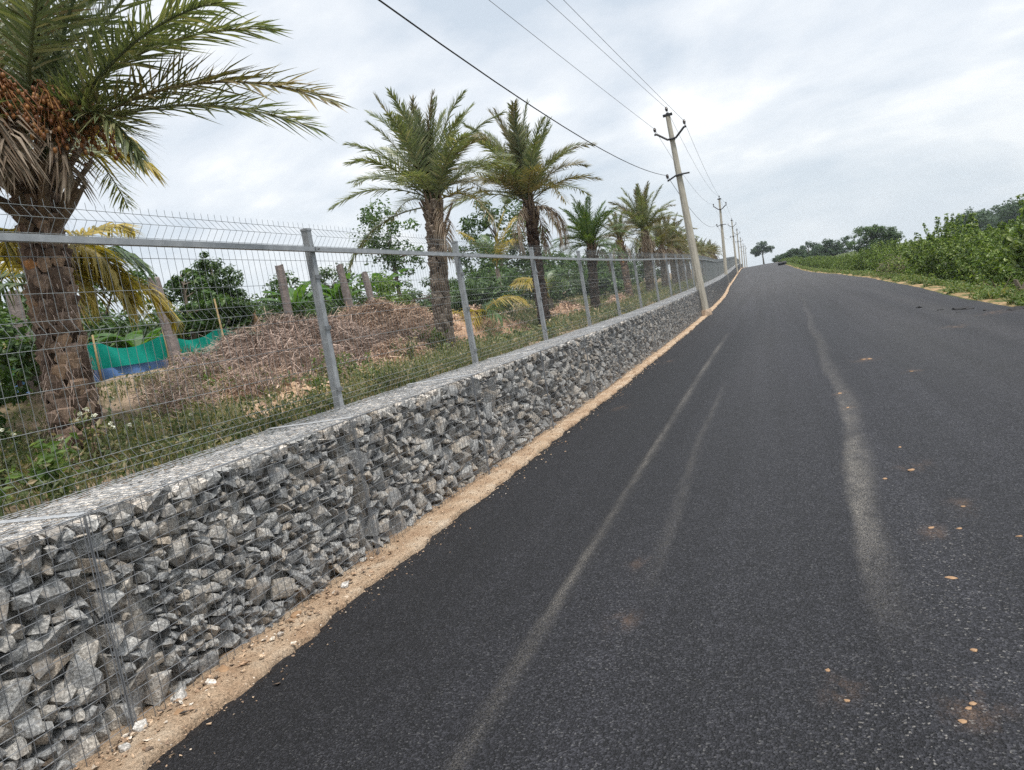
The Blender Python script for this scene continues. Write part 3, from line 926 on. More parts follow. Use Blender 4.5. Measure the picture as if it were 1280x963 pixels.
def boots(mb, c, r0, z0, z1, n, length, up, seed, w=0.05):
    rnd = random.Random(seed)
    for i in range(n):
        a = i * 2.399 + rnd.uniform(-.2, .2); u = i / n
        z = z0 + (z1 - z0) * u
        L = length * rnd.uniform(0.6, 1.2); e = R(up + 22 * u + rnd.uniform(-14, 10))
        er = np.array([math.cos(a), math.sin(a), 0]); et = np.array([-math.sin(a), math.cos(a), 0]); ez = np.array([0, 0, 1.0])
        d = er * math.cos(e) + ez * math.sin(e); nn = -er * math.sin(e) + ez * math.cos(e)
        p = np.array(c) + er * r0 * 0.8 + ez * z
        ww = w * rnd.uniform(.8, 1.3)
        mb.hull([p - et * ww, p + et * ww, p + nn * .03, p + d * L * .5 - et * ww * .6 + nn * .01, p + d * L * .5 + et * ww * .6 + nn * .01, p + d * L * .5 - nn * .025,
                 p + d * L - et * ww * .4, p + d * L + et * ww * .4, p + d * L + nn * .025, p - nn * .03])


# --- big near palm
P1 = np.array([-5.36, 4.52, float(gz(-5.36, 4.52)) - 0.05])
palm = thing('date_palm', 'big date palm with brown scaly trunk and orange fruit, nearest at left edge', 'palm tree', tuple(P1), 0, 'date palms planted along the fence')
core, sca = MB(), MB()
tp = [(.06, 0, -0.1), (.07, 0, 0.25), (0.10, 0.0, 0.8), (0.14, 0, 1.4), (0.18, 0, 1.9), (0.22, 0, 2.45)]
tr = [0.19, 0.175, 0.16, 0.148, 0.14, 0.145]
palm_trunk(core, sca, tp, tr, 0.072, 7, 0.042, 0.082, 5)
tk = core.build('trunk', PCORE, palm, True)
sca.build('leaf_scar', PSCALE_W, tk); tag(tk.children[0], kind='stuff')
fb = MB(); gf = np.random.default_rng(12)
n_ = 900; zz__ = gf.uniform(.1, 2.4, n_); an_ = gf.uniform(0, 2 * PI, n_)
rr_ = np.interp(zz__, [0, .9, 2.4], [.2, .18, .155]) + gf.uniform(0, .04, n_)
Pf = np.stack([np.interp(zz__, [p[2] for p in tp], [p[0] for p in tp]) + rr_ * np.cos(an_), rr_ * np.sin(an_), zz__], -1)
Ef = np.stack([np.cos(an_) * gf.uniform(.0, .05, n_), np.sin(an_) * gf.uniform(0, .05, n_), -gf.uniform(.03, .14, n_)], -1) + gf.normal(0, .02, (n_, 3))
Sf = np.stack([-np.sin(an_), np.cos(an_), 0 * an_], -1) * gf.uniform(.0012, .004, n_)[:, None]
fb.quads(np.stack([Pf - Sf, Pf + Sf, Pf + Ef + Sf * .4, Pf + Ef - Sf * .4], 1))
tag(fb.build('fibre', DRY, tk), kind='stuff')
bm_ = MB(); boots(bm_, (0.2, 0, 0), 0.14, 1.85, 2.45, 44, 0.48, 46, 9, 0.042)
bo = tag(bm_.build('petiole_stub', BOOT, palm), kind='stuff')
CR = np.array([0.22, 0, 2.46])
rnd = random.Random(21)
spec = []  # azimuth, e0, droop, L
# right-hand ones that show against the sky
spec += [(0, 17, 50, 2.58), (7, 11, 44, 2.2), (-8, 35, 52, 2.25), (4, 25, 44, 2.15), (-6, 14, 85, 1.3), (14, 56, 50, 2.6), (-20, 58, 50, 2.6), (25, 66, 60, 2.7), (-34, 46, 60, 2.3), (2, 70, 50, 2.8), (-4, 62, 46, 2.7)]
for i in range(38):
    az = (i * 137.5 + 40) % 360
    u = i / 37
    if (az < 120 or az > 300) and u > 0.26: az = 122 + (az * 1.7) % 176
    spec.append((az, 86 - 66 * u + rnd.uniform(-6, 6), 45 + 35 * u + rnd.uniform(-8, 8), rnd.uniform(2.4, 3.0)))
for i, (az, e0, dr, L) in enumerate(spec):
    f = make_frond(500 + i, L, e0, dr, 96, 0.44, 0.019, 0.017, 0.12, 1.15, 0.10, lift=(-25, 75))
    a = R(az)
    o = f.build('frond', FROND if i % 6 else FROND_O, palm, loc=tuple(CR + np.array([math.cos(a), math.sin(a), 0]) * 0.12 + np.array([0, 0, rnd.uniform(-.15, .15)])))
    o.rotation_euler = (rnd.uniform(-.15, .15), 0, a)
# dead hanging fronds on the road side and a dangling dry strand
for i, (az, e0, dr, L) in enumerate([(-62, 38, 160, 1.15), (-85, 30, 150, 1.2), (-105, 40, 165, 1.25), (-48, 22, 130, 1.0), (-75, 46, 170, 1.0), (-130, 30, 150, 1.3), (-18, -15, 75, 0.95)]):
    f = make_frond(600 + i, L * .72, e0, dr, 44, 0.30, 0.024, 0.014, 0.1, 0.8, 0.7, True, (70, 40))
    a = R(az)
    o = f.build('dead_frond', FROND_D, palm, loc=tuple(CR + np.array([math.cos(a) * .2, math.sin(a) * .2, 0.16 - 0.05 * (i % 3)]))); o.rotation_euler = (0, 0, a)


def fruit_cluster(seed, L, az, e0):
    rn = random.Random(seed); mb = MB(); st = MB()
    a = R(az)
    main = [(0, 0, 0), (0.16, 0, 0.10), (0.28, 0, 0.06), (0.34, 0, -0.03)]
    mb.tube(main, [.018, .014, .011, .008], 5)
    for s in range(34):
        q0 = np.array([rn.uniform(.22, .34), rn.gauss(0, .01), rn.uniform(-.03, .06)])
        d = np.array([rn.uniform(0.0, .22), rn.gauss(0, .11), -rn.uniform(.12, .42)])
        pts = [q0, q0 + d * .5 + np.array([.03, 0, .03]), q0 + d]
        mb.tube(pts, .0035, 3, False)
        for j in range(6):
            u = 0.35 + 0.65 * j / 5
            c = q0 + d * u + np.array([rn.gauss(0, .014), rn.gauss(0, .014), rn.gauss(0, .01)])
            r = rn.uniform(.010, .0145)
            v = [(c[0] + r * math.cos(b) * cc, c[1] + r * math.sin(b) * cc, c[2] + r * 1.35 * ss) for cc, ss in ((.75, -.65), (1, 0.05), (.7, .7)) for b in np.arange(0, 6.2, 1.26)]
            v += [(c[0], c[1], c[2] - r * 1.4), (c[0], c[1], c[2] + r * 1.4)]
            fc = []
            for lv in range(2):
                for b in range(5): fc.append([lv*5 + b, lv*5 + (b+1) % 5, lv*5 + 5 + (b+1) % 5, lv*5 + 5 + b])
            for b in range(5): fc.append([15, (b+1) % 5, b]); fc.append([16, 10 + b, 10 + (b+1) % 5])
            mb.add(v, fc)
    return mb


for i, az in enumerate((-20, -52, -95, 15, -72)):
    a = R(az)
    o = fruit_cluster(40 + i, 1, az, 30).build('fruit_cluster', FRUIT, palm, True, loc=tuple(CR + np.array([math.cos(a) * .16, math.sin(a) * .16, 0.30 + 0.10 * (i % 3)])))
    o.rotation_euler = (0, 0, a); o.scale = (1.15, 1.15, 1.15)

# --- palm library for the others
FL = {}
for cls, (e0, dr) in enumerate([(86, 22), (74, 34), (60, 46), (45, 56), (28, 62), (8, 66), (-18, 58)]):
    FL[cls] = [make_frond(700 + cls * 5 + v, 2.0, e0 + 5 * v, dr + 6 * v, 84, 0.38, 0.021, 0.014, 0.13, 1.2, 0.12).mesh('frond', FROND) for v in range(3)]
FLm = {}
for cls in FL:
    for nm, mt in (('o', FROND_O), ('b', FROND_B), ('d', FROND_D)):
        FLm[(cls, nm)] = []
        for me in FL[cls]:
            c = me.copy(); c.materials[0] = mt; FLm[(cls, nm)].append(c)
DEADF = [make_frond(780 + v, 1.3, 10, 120, 44, 0.30, 0.024, 0.014, 0.1, 0.7, 0.9).mesh('dead_frond', FROND_D) for v in range(3)]


def date_palm(x, y, hgt, r, crown_r, label, nf=34, lean=(0, 0), seed=0, scale_mat=None, olive=0.15, dead=3, kind='n', stub=True, ring=0.085, crown_shape=1.0, lod=False, cap=6, group='date palms planted along the fence'):
    rn = random.Random(seed)
    z0 = float(gz(x, y)) - 0.05
    t = thing('date_palm', label, 'palm tree', (x, y, z0), rn.uniform(0, 6.28), group)
    core, sca = MB(), MB()
    c, s = math.cos(-t.rotation_euler.z), math.sin(-t.rotation_euler.z)
    lx, ly = lean[0] * c - lean[1] * s, lean[0] * s + lean[1] * c
    n = 6
    pts = [(lx * (u ** 1.3), ly * (u ** 1.3), hgt * u) for u in np.linspace(0, 1, n)]
    rads = [r * 1.12, r, r * .97, r * .95, r * .95, r * .85]
    palm_trunk(core, sca, pts, rads, ring, 9 if r < .22 else 11, 0.045, ring * 1.15, seed)
    tk = core.build('trunk', PCORE, t, True)
    tag(sca.build('leaf_scar', scale_mat or PSCALE_G, tk), kind='stuff')
    top = np.array(pts[-1])
    if stub:
        b = MB(); boots(b, (lx, ly, 0), r * .95, hgt - 0.75, hgt - 0.05, 26, 0.42, 62, seed + 1, 0.042)
        tag(b.build('petiole_stub', BOOT, t), kind='stuff')
    for i in range(nf):
        u = (i + .5) / nf
        cls = min(6, int(u ** crown_shape * (cap + .3)))
        key = rn.random()
        if kind == 'b': me = FLm[(cls, 'b')][rn.randrange(3)]
        elif key < olive + 0.3 * max(0, u - .6): me = FLm[(cls, 'o')][rn.randrange(3)]
        else: me = FL[cls][rn.randrange(3)]
        if kind == 'o' and cls > 2 and rn.random() < .6: me = FLm[(cls, 'o')][rn.randrange(3)]
        a = i * 2.39996 + rn.uniform(-.2, .2)
        put('frond', me, t, tuple(top + np.array([math.cos(a) * r * .4, math.sin(a) * r * .4, rn.uniform(-.15, .1)])), (rn.uniform(-.14, .14), rn.uniform(-.1, .1), a), crown_r / 2.0 * rn.uniform(.85, 1.12))
    for i in range(dead):
        a = rn.uniform(0, 6.28)
        put('dead_frond', DEADF[rn.randrange(3)], t, tuple(top + np.array([math.cos(a) * r * .7, math.sin(a) * r * .7, -.25])), (0, 0, a), crown_r / 2.0)
    return t


def zcrown(x, y, ztop): return ztop - float(gz(x, y)) + 0.05


date_palm(-6.4, 14.36, zcrown(-6.4, 14.36, 4.1), 0.175, 2.05, 'date palm with thick grey scaly trunk, in front of the brush heap', 40, (0.30, 0), 31, PSCALE_G, 0.12, 1, crown_shape=1.25, cap=5)
date_palm(-6.2, 21.06, zcrown(-6.2, 21.06, 4.65), 0.155, 2.45, 'dark trunked date palm leaning left with olive crown, third from the left', 46, (0.13, 0), 32, PSCALE_D, 0.3, 4, 'o', crown_shape=1.1, cap=5)
date_palm(-6.0, 27.1, zcrown(-6.0, 27.1, 3.5), 0.15, 1.6, 'short date palm with bright green crown and dark trunk', 44, (0.19, 0), 33, PSCALE_D, 0.1, 1, 'b', crown_shape=1.0)
date_palm(-6.0, 34.5, zcrown(-6.0, 34.5, 3.95), 0.14, 1.35, 'slender brown trunked date palm with thin yellowish fronds, left of the broad crowned one', 24, (-.05, 0), 34, PSCALE_W, 0.6, 6, 'o')
date_palm(-5.9, 40.4, zcrown(-5.9, 40.4, 4.6), 0.21, 2.3, 'tall date palm with broad drooping crown just left of the nearest power pole', 46, (0.16, 0), 35, PSCALE_G, 0.25, 7, 'n', crown_shape=1.0)
date_palm(-5.9, 46.7, zcrown(-5.9, 46.7, 4.0), 0.18, 1.8, 'date palm with many dead brown fronds behind the nearest power pole, left side', 30, (0.1, 0), 36, PSCALE_G, 0.7, 16, 'o')
date_palm(-6.1, 54.0, zcrown(-6.1, 54.0, 4.3), 0.2, 2.0, 'date palm with olive crown seen just right of the nearest power pole', 36, (0, 0), 37, PSCALE_G, 0.6, 12, 'o')
far = dict(group='far date palms in the row')
for i in range(11):
    y = 61 + i * 7.2
    x = -6.2 + float(rx(y)) + random.uniform(-.3, .3)
    zt = float(gz(x, y)) + random.uniform(2.5, 3.0)
    date_palm(x, y, zcrown(x, y, zt), 0.2, 1.75, 'olive and brown date palm in the far row behind the fence', 26, (0, 0), 60 + i, PSCALE_G, 0.5, 8, 'o', stub=False, ring=0.14, **far)

# --- coconut palms with yellowing fronds
def coco_palm(x, y, label, fr, trunk_h=0.6, mat_a=None, mat_b=None, seed=0, tr=0.09, ll=0.6):
    rn = random.Random(seed)
    t = thing('coconut_palm', label, 'palm tree', (x, y, float(gz(x, y)) - .05), 0, 'young coconut palms behind the fence')
    m = MB(); m.tube([(0, 0, 0), (0.02, 0, trunk_h * .5), (0, 0, trunk_h)], [tr * 1.3, tr, tr * .8], 9)
    m.build('trunk', BARK, t, True)
    for i, (az, e0, dr, L, yl) in enumerate(fr):
        f = make_frond(seed * 50 + i, L, e0, dr, 46, ll, 0.035, 0.02, 0.18, 1.2, 0.55, False, (66, 30))
        o = f.build('frond', (mat_b or FROND_Y) if yl else (mat_a or FROND_B), t, loc=(0, 0, trunk_h)); o.rotation_euler = (rn.uniform(-.2, .2), 0, R(az))


coco_palm(-7.4, 6.35, 'coconut palm with yellow drooping fronds, behind the big near palm', [(8, 50, 125, 1.15, 1), (-12, 30, 105, 1.05, 1), (22, 22, 105, 1.1, 1), (40, 55, 110, 1.15, 0), (0, 62, 140, 1.2, 1), (14, 36, 120, 1.15, 1), (-30, 20, 95, 1.5, 1), (175, 35, 95, 1.6, 0), (150, 55, 95, 1.7, 1), (205, 20, 80, 1.5, 0), (95, 60, 80, 1.7, 1), (-75, 45, 100, 1.5, 1), (60, 20, 100, 1.5, 1), (-55, 60, 110, 1.5, 1)], 1.75, seed=3, tr=0.12, ll=0.5)
coco_palm(-6.55, 5.65, 'yellow coconut frond crown high behind the near palm trunk', [(28, 30, 80, 1.25, 1), (20, 50, 95, 1.2, 1), (130, 40, 70, 1.2, 1), (75, 55, 60, 1.2, 0)], 2.75, seed=4, tr=0.07, ll=0.42)
coco_palm(-9.6, 27.5, 'small upright coconut palm with yellow green fronds between the two dark trunks', [(0, 70, 40, 2.1, 0), (60, 75, 40, 2.2, 1), (130, 68, 45, 2.0, 0), (200, 72, 40, 2.1, 1), (270, 60, 60, 1.9, 0), (320, 55, 70, 2.0, 1), (30, 82, 25, 2.3, 1)], 1.6, seed=5)
coco_palm(-7.4, 19.0, 'low young coconut palm with yellow arching fronds beside the thick grey trunk', [(20, 70, 110, 1.6, 1), (-40, 50, 100, 1.5, 0), (190, 60, 110, 1.7, 1), (130, 45, 100, 1.4, 0), (-80, 60, 120, 1.5, 1), (70, 65, 90, 1.4, 0)], 0.35, seed=6)
coco_palm(-7.6, 27.0, 'low young coconut palm with drooping yellow fronds left of the bright green palm', [(200, 60, 115, 2.2, 1), (-50, 60, 105, 1.9, 0), (160, 70, 105, 2.1, 1), (20, 50, 100, 1.8, 0), (-100, 65, 110, 2.0, 1), (100, 70, 90, 2, 0)], 0.6, seed=7)


# ------------------------------------------------------------------ broadleaf trees and bushes
def leaves(mb, centers, radii, per, size, g, up=0.6, flat=0.8, aspect=0.5):
    """many leaf blades round each clump centre"""
    centers = np.asarray(centers, float); n = len(centers)
    idx = np.repeat(np.arange(n), per); N = len(idx)
    d = g.normal(0, 1, (N, 3)); d /= np.linalg.norm(d, axis=1, keepdims=True)
    rr = g.uniform(0.25, 1, N) ** 0.6
    rad = np.asarray(radii, float)[idx]
    P = centers[idx] + d * (rr * rad)[:, None] * np.array([1, 1, flat])
    nrm = d * 0.7 + np.array([0, 0, up]) + g.normal(0, .45, (N, 3)); nrm /= np.linalg.norm(nrm, axis=1, keepdims=True)
    a = np.cross(nrm, g.normal(0, 1, (N, 3))); a /= np.linalg.norm(a, axis=1, keepdims=True) + 1e-9
    b = np.cross(nrm, a)
    s = size * g.uniform(.65, 1.25, N)[:, None]
    v0 = P - a * s * .5; v2 = P + a * s * .5 - nrm * s * .12
    v1 = P + b * s * aspect * .5 + nrm * s * .05; v3 = P - b * s * aspect * .5 + nrm * s * .05
    mb.quads(np.stack([v0, v1, v2, v3], 1))


def clumps_in(ells, n, g, shell=0.55):
    out = []
    vol = np.array([e[3] * e[4] * e[5] for e in ells]); pick = g.choice(len(ells), n, p=vol / vol.sum())
    for i in pick:
        cx, cy, cz, ax, ay, az = ells[i]
        d = g.normal(0, 1, 3); d /= np.linalg.norm(d)
        r = g.uniform(shell ** 3, 1) ** (1 / 3)
        out.append((cx + d[0] * r * ax, cy + d[1] * r * ay, cz + d[2] * r * az))
    return np.array(out)


def broad_mesh(seed, trunk_h, tr, ells, n, cr, per, size, limbs=14, shell=.55, flat=.75, lean=(0, 0), aspect=.5):
    g = np.random.default_rng(seed)
    cl = clumps_in(ells, n, g, shell)
    crown = MB(); leaves(crown, cl, g.uniform(.6, 1.25, n) * cr, per, size, g, flat=flat, aspect=aspect)
    tk = MB()
    zt = max(e[2] for e in ells)
    top = np.array([lean[0], lean[1], zt])
    tk.tube([(0, 0, -.1), (lean[0] * .3, lean[1] * .3, trunk_h * .5), (lean[0] * .6, lean[1] * .6, trunk_h), tuple(top)], [tr * 1.25, tr, tr * .8, tr * .2], 8)
    for i in g.choice(n, min(limbs, n), replace=False):
        c = cl[i]
        u = g.uniform(0.35, .95)
        b = np.array([lean[0] * .6, lean[1] * .6, trunk_h]) * (1 - u) + top * u * np.array([1, 1, .9]) + np.array([0, 0, trunk_h * .1 * (1 - u)])
        b[2] = min(b[2], c[2] * .95)
        m = b * .45 + c * .55 + g.normal(0, .05, 3) * cr
        tk.tube([b, m, c], [tr * .38, tr * .22, tr * .07], 5, False)
    return crown, tk


def broad_tree(name, label, x, y, z, seed, mat, cat='tree', group=None, **kw):
    t = thing(name, label, cat, (x, y, z), 0, group)
    crown, tk = broad_mesh(seed, **kw)
    tk.build('trunk', BARK, t, True); crown.build('crown', mat, t)
    return t


GL = 'trees behind the fence'
broad_tree('broadleaf_tree', 'slender airy tree with sky showing through, left of the thick grey palm trunk', -15.1, 30, float(gz(-15.1, 30)), 1, LEAF_M, group=GL,
           trunk_h=2.2, tr=.10, ells=[(0, 0, 4.3, 1.3, 1.2, 1.1), (-.6, 0, 3.4, 1.0, .9, .8), (.6, 0, 2.9, .9, .9, .8), (-.3, 0, 2.0, .8, .8, .5)], n=70, cr=.42, per=42, size=.17, shell=.3)
broad_tree('broadleaf_tree', 'dark tree behind the dark leaning palm trunk, crown broken into clumps', -12.3, 36, float(gz(-12.3, 36)), 2, LEAF_D, group=GL,
           trunk_h=2.0, tr=.13, ells=[(.2, 0, 4.6, 1.9, 1.6, .7), (-1.2, 0, 3.2, 1.3, 1.3, .9), (1.5, 0, 3.2, 1.2, 1.2, .9), (0, 0, 2.0, 2.0, 1.5, .9)], n=120, cr=.42, per=46, size=.19, shell=.3)
broad_tree('broadleaf_tree', 'dense cone shaped dark green tree above the green net', -13.6, 16.6, float(gz(-13.6, 16.6)), 3, LEAF_D, group=GL,
           trunk_h=1.0, tr=.09, ells=[(0, 0, 2.5, .45, .45, .45), (0, 0, 2.0, .72, .72, .6), (0, 0, 1.4, .85, .85, .6), (0, 0, .8, .8, .8, .5)], n=220, cr=.2, per=60, size=.10, shell=.35)
broad_tree('broadleaf_tree', 'wide dark tree mass right behind the big near palm trunk', -15.0, 14.2, float(gz(-15, 14.2)), 4, LEAF_D, group=GL,
           trunk_h=1.2, tr=.12, ells=[(.3, .3, 1.7, 1.5, 1.5, .85), (-1.2, -.8, 1.5, 1.5, 1.5, .9), (.2, 0, .7, 1.8, 1.8, .7)], n=130, cr=.36, per=60, size=.15, shell=.4)
broad_tree('broadleaf_tree', 'rounded dark tree at the left edge of the photo behind the fence', -14.5, 9.6, float(gz(-14.5, 9.6)), 41, LEAF_D, group=GL,
           trunk_h=1.2, tr=.12, ells=[(0, 0, 1.4, 1.7, 1.7, .9), (0, -1.2, 1.0, 1.5, 1.5, .8), (.5, .8, .6, 1.5, 1.5, .7)], n=130, cr=.36, per=60, size=.15, shell=.4)
broad_tree('broadleaf_tree', 'papaya like tree with open leafy top, between the net and the cone shaped tree', -13.2, 15.0, float(gz(-13.2, 15)), 42, LEAF_M, group=GL,
           trunk_h=1.3, tr=.06, ells=[(0, 0, 2.2, .6, .6, .3), (0.2, .3, 1.5, .8, .8, .4), (0, 0, .9, .7, .7, .4)], n=44, cr=.24, per=40, size=.16, shell=.2, flat=.5)
broad_tree('broadleaf_tree', 'soft green rounded tree behind the granite post right of the cone shaped tree', -14.2, 20.4, float(gz(-14.2, 20.4)), 5, LEAF_M, group=GL,
           trunk_h=.9, tr=.07, ells=[(0, 0, 1.9, .7, .7, .55), (-.2, .2, 1.3, .95, .95, .6), (.2, 0, .7, .9, .9, .5)], n=100, cr=.27, per=46, size=.12, shell=.4)
broad_tree('broadleaf_tree', 'dark green tree just left of the nearest full fence post', -14.3, 23.6, float(gz(-14.3, 23.6)), 51, LEAF_D, group=GL,
           trunk_h=.9, tr=.08, ells=[(0, 0, 2.1, .75, .75, .6), (-.5, .2, 1.5, .9, .9, .6), (.3, 0, .8, 1.1, 1.1, .6)], n=100, cr=.28, per=46, size=.13, shell=.4)
broad_tree('fruit_tree', 'light green leafy fruit tree between banana leaves and the thick grey palm trunk', -11.6, 21.5, float(gz(-11.6, 21.5)), 6, LEAF_L, group=GL,
           trunk_h=.6, tr=.06, ells=[(0, 0, 1.3, .75, .75, .6), (.2, 0, .8, .95, .95, .5), (-.3, 0, .5, .8, .8, .4)], n=85, cr=.24, per=44, size=.14, shell=.35)
for i, (x, y, w, h, m, lab) in enumerate([(-11.2, 41, 1.9, 2.6, LEAF_M, 'leafy green tree between the bright green palm and the dark trunked one'), (-10.4, 50, 2.1, 2.5, LEAF_D, 'dark tree filling the gap behind the tall broad crowned palm'), (-11.0, 62, 2.8, 2.9, LEAF_D, 'dark tree low behind the far palm row near the power pole'),
                                          (-9.3, 33.0, 1.3, 1.6, LEAF_D, 'dark bush under the bright green palm behind the fence'), (-9.5, 25.0, 1.1, 1.2, LEAF_D, 'dark green bush beside the dark leaning palm trunk'), (-8.2, 37.5, 1.2, 1.3, LEAF_M, 'green bush behind the slender brown palm trunk'),
                                          (-8.6, 44, 1.6, 1.6, LEAF_D, 'dark bush behind the broad crowned palm trunk'), (-9.0, 56, 2.0, 1.8, LEAF_D, 'dark bush behind the far fence just left of the nearest pole'), (-11.5, 31.0, 1.5, 1.9, LEAF_M, 'green tree behind the small coconut palm')]):
    broad_tree('broadleaf_tree' if h > 1.85 else 'garden_bush', lab, x, y, float(gz(x, y)), 70 + i, m, 'tree' if h > 1.85 else 'bush', group=GL,
               trunk_h=h * .4, tr=.09, ells=[(0, 0, h * .72, w * .8, w * .8, h * .36), (w * .4, 0, h * .45, w * .7, w * .7, h * .33), (-w * .4, .2, h * .4, w * .75, w * .75, h * .33)], n=90, cr=.36, per=46, size=.17, shell=.4)
# dark filler trees behind the net and the posts
for i, (x, y, w, h, m, lab) in enumerate([(-17.5, 12.0, 1.8, 2.6, LEAF_D, 'dark tree behind the rounded dark tree near the left edge'), (-18.0, 15.5, 1.9, 2.5, LEAF_M, 'green tree behind the wide dark tree mass'), (-17.0, 18.5, 1.5, 1.9, LEAF_M, 'low green tree right behind the cone shaped tree'),
                                          (-15.9, 12.9, 1.7, 2.15, LEAF_D, 'dark leafy tree above the left end of the green net'), (-15.6, 10.6, 1.5, 2.0, LEAF_M, 'leafy green tree just right of the near palm trunk'), (-17.5, 21.5, 1.6, 2.0, LEAF_D, 'dark low tree between the cone shaped tree and the soft green one'), (-18.0, 25.5, 1.9, 2.3, LEAF_D, 'dark low tree behind the granite posts near the brush heap'), (-18.5, 30.0, 2.0, 2.2, LEAF_M, 'low green tree behind the banana leaves'),
                                          (-16.0, 35.0, 2.2, 2.2, LEAF_D, 'dark low tree left of the thick grey palm trunk'), (-15.5, 41.0, 2.6, 2.6, LEAF_M, 'green tree low between the two leaning palm trunks'), (-14.0, 47.0, 2.8, 3.0, LEAF_D, 'dark tree behind the yellow coconut fronds'), (-13.0, 55.0, 3.0, 3.0, LEAF_M, 'green tree far behind the bright green palm')]):
    broad_tree('broadleaf_tree', lab, x, y, float(gz(x, y)), 170 + i, m, 'tree', group=GL,
               trunk_h=h * .4, tr=.09, ells=[(0, 0, h * .68, w * .8, w * .8, h * .36), (w * .5, 0, h * .42, w * .8, w * .8, h * .36), (-w * .5, .2, h * .4, w * .85, w * .85, h * .36)], n=110, cr=.36, per=48, size=.17, shell=.4)
# leafy shrubs at the left edge, near the fence
for i, (x, y, w, h, m, lab) in enumerate([(-8.3, 5.5, .8, 1.35, LEAF_M, 'big leafy shrub at the left edge behind the near palm trunk'), (-9.6, 7.5, .9, 1.1, LEAF_D, 'dark leafy shrub by the leftmost granite post'), (-7.4, 5.0, .45, .5, LEAF_M, 'low leafy shrub at the foot of the left edge shrubbery')]):
    broad_tree('garden_shrub', lab, x, y, float(gz(x, y)), 90 + i, m, 'shrub', 'shrubs inside the fence', trunk_h=h * .35, tr=.03,
               ells=[(0, 0, h * .62, w * .75, w * .75, h * .4), (0, 0, h * .35, w, w, h * .35)], n=60, cr=.2, per=34, size=.13, shell=.3)


# banana plants
def banana(x, y, label, seed, h=1.4, n=7, L=1.5):
    rn = random.Random(seed); g = np.random.default_rng(seed)
    t = thing('banana_plant', label, 'banana plant', (x, y, float(gz(x, y))), rn.uniform(0, 6), 'banana plants behind the fence')
    m = MB(); m.tube([(0, 0, -.1), (.02, 0, h * .5), (0, 0, h)], [.11, .09, .06], 9); m.build('stem', leaf_stem, t, True)
    for i in range(n):
        P, ang = frond_curve(L * rn.uniform(.8, 1.15), rn.uniform(45, 80), rn.uniform(70, 130), 15, 1.3)
        w = np.interp(np.linspace(0, 1, 15), [0, .14, .2, .5, .85, 1], [.015, .02, .14, .21, .14, .01])
        lf = MB()
        for s in (-1, 1):
            ed = P + np.stack([0 * w, s * w, -.25 * w + g.normal(0, .015, 15)], -1)
            for q in range(14):
                if g.random() < .12: continue
                k2 = g.uniform(.85, 1)
                lf.quads([[P[q], P[q + 1], P[q + 1] * (1 - k2) + ed[q + 1] * k2, ed[q]]])
        lf.tube(P, np.linspace(.018, .004, 15), 4)
        o = lf.build('leaf', BANANA, t, loc=(0, 0, h)); o.rotation_euler = (rn.uniform(-.2, .2), 0, i * 2.4 + rn.uniform(-.3, .3))


leaf_stem = plain_noise('banana_stem', [(0.3, (0.07, 0.09, 0.03)), (0.7, (0.16, 0.17, 0.07))], 8, 0.7, 0.2, vscale=(3, 3, .4))
banana(-12.2, 20.2, 'banana plant with broad leaves just right of the nearest full fence post', 1, 1.0, 8)
banana(-12.4, 23.2, 'banana plant with tilted leaves beside the thick grey palm trunk', 2, 1.2, 7)
banana(-12.0, 17.6, 'banana plant half hidden behind the pair of granite posts', 3, .9, 7)
banana(-12.9, 12.9, 'banana plant behind the green net', 4, .45, 7, 1.1)
banana(-11.5, 7.4, 'banana plant at the left edge in front of the rounded dark tree', 5, .9, 8, 1.4)

# ------------------------------------------------------------------ granite posts, net, heaps
def granite_post(x, y, zt, w, label, lean=(0, 0), seed=0):
    rn = random.Random(seed); z0 = float(gz(x, y)) - .15; h = zt - z0
    m = MB(); vs = []; L = 7
    for i in range(L):
        u = i / (L - 1)
        for k_ in range(8):
            a = PI / 8 + k_ * PI / 4; q = w * .5 * (1 - .12 * u) / max(abs(math.cos(a)), abs(math.sin(a))) * rn.uniform(.86, 1.06) * (.92 if k_ % 2 else 1)
            vs.append((q * math.cos(a) + lean[0] * u * h, q * math.sin(a) + lean[1] * u * h, h * u + (rn.uniform(-.03, .03) if i == L - 1 else 0)))
    fs = [[i*8 + j, i*8 + (j+1) % 8, (i+1)*8 + (j+1) % 8, (i+1)*8 + j] for i in range(L - 1) for j in range(8)] + [[(L-1)*8 + j for j in range(8)]]
    m.add(vs, fs)
    o = m.build('granite_post', GRANPOST, loc=(x, y, z0)); o.rotation_euler = (0, 0, rn.uniform(-.3, .3))
    tag(o, label, 'stone post', 'rough granite posts behind the fence')


granite_post(-10, 8.05, 3.12, .21, 'leftmost rough granite post, beside the near palm trunk', (-.03, 0), 1)
granite_post(-10, 10.85, 3.29, .21, 'rough granite post standing in front of the green net', (-.07, 0), 2)
granite_post(-10, 14.4, 3.50, .20, 'tall granite post rising behind the dry brush heap', (0, 0), 3)
granite_post(-10, 17.1, 3.55, .20, 'granite post just right of the nearest full fence post, left of a pair', (-.05, 0), 4)
granite_post(-10, 18.3, 3.35, .20, 'granite post right of a close pair, before the banana leaves', (-.07, 0), 5)
granite_post(-14.5, 14.05, 2.68, .2, 'short granite post above the middle of the green net', (0, 0), 6)
granite_post(-14.5, 17.9, 2.95, .2, 'short granite post above the right end of the green net', (0, 0), 7)
granite_post(-14.5, 21.7, 3.15, .2, 'far granite post left of the one behind the brush heap', (0, 0), 8)
granite_post(-14.5, 24.6, 3.35, .2, 'far granite post between the brush heap post and the fence post', (0, 0), 9)

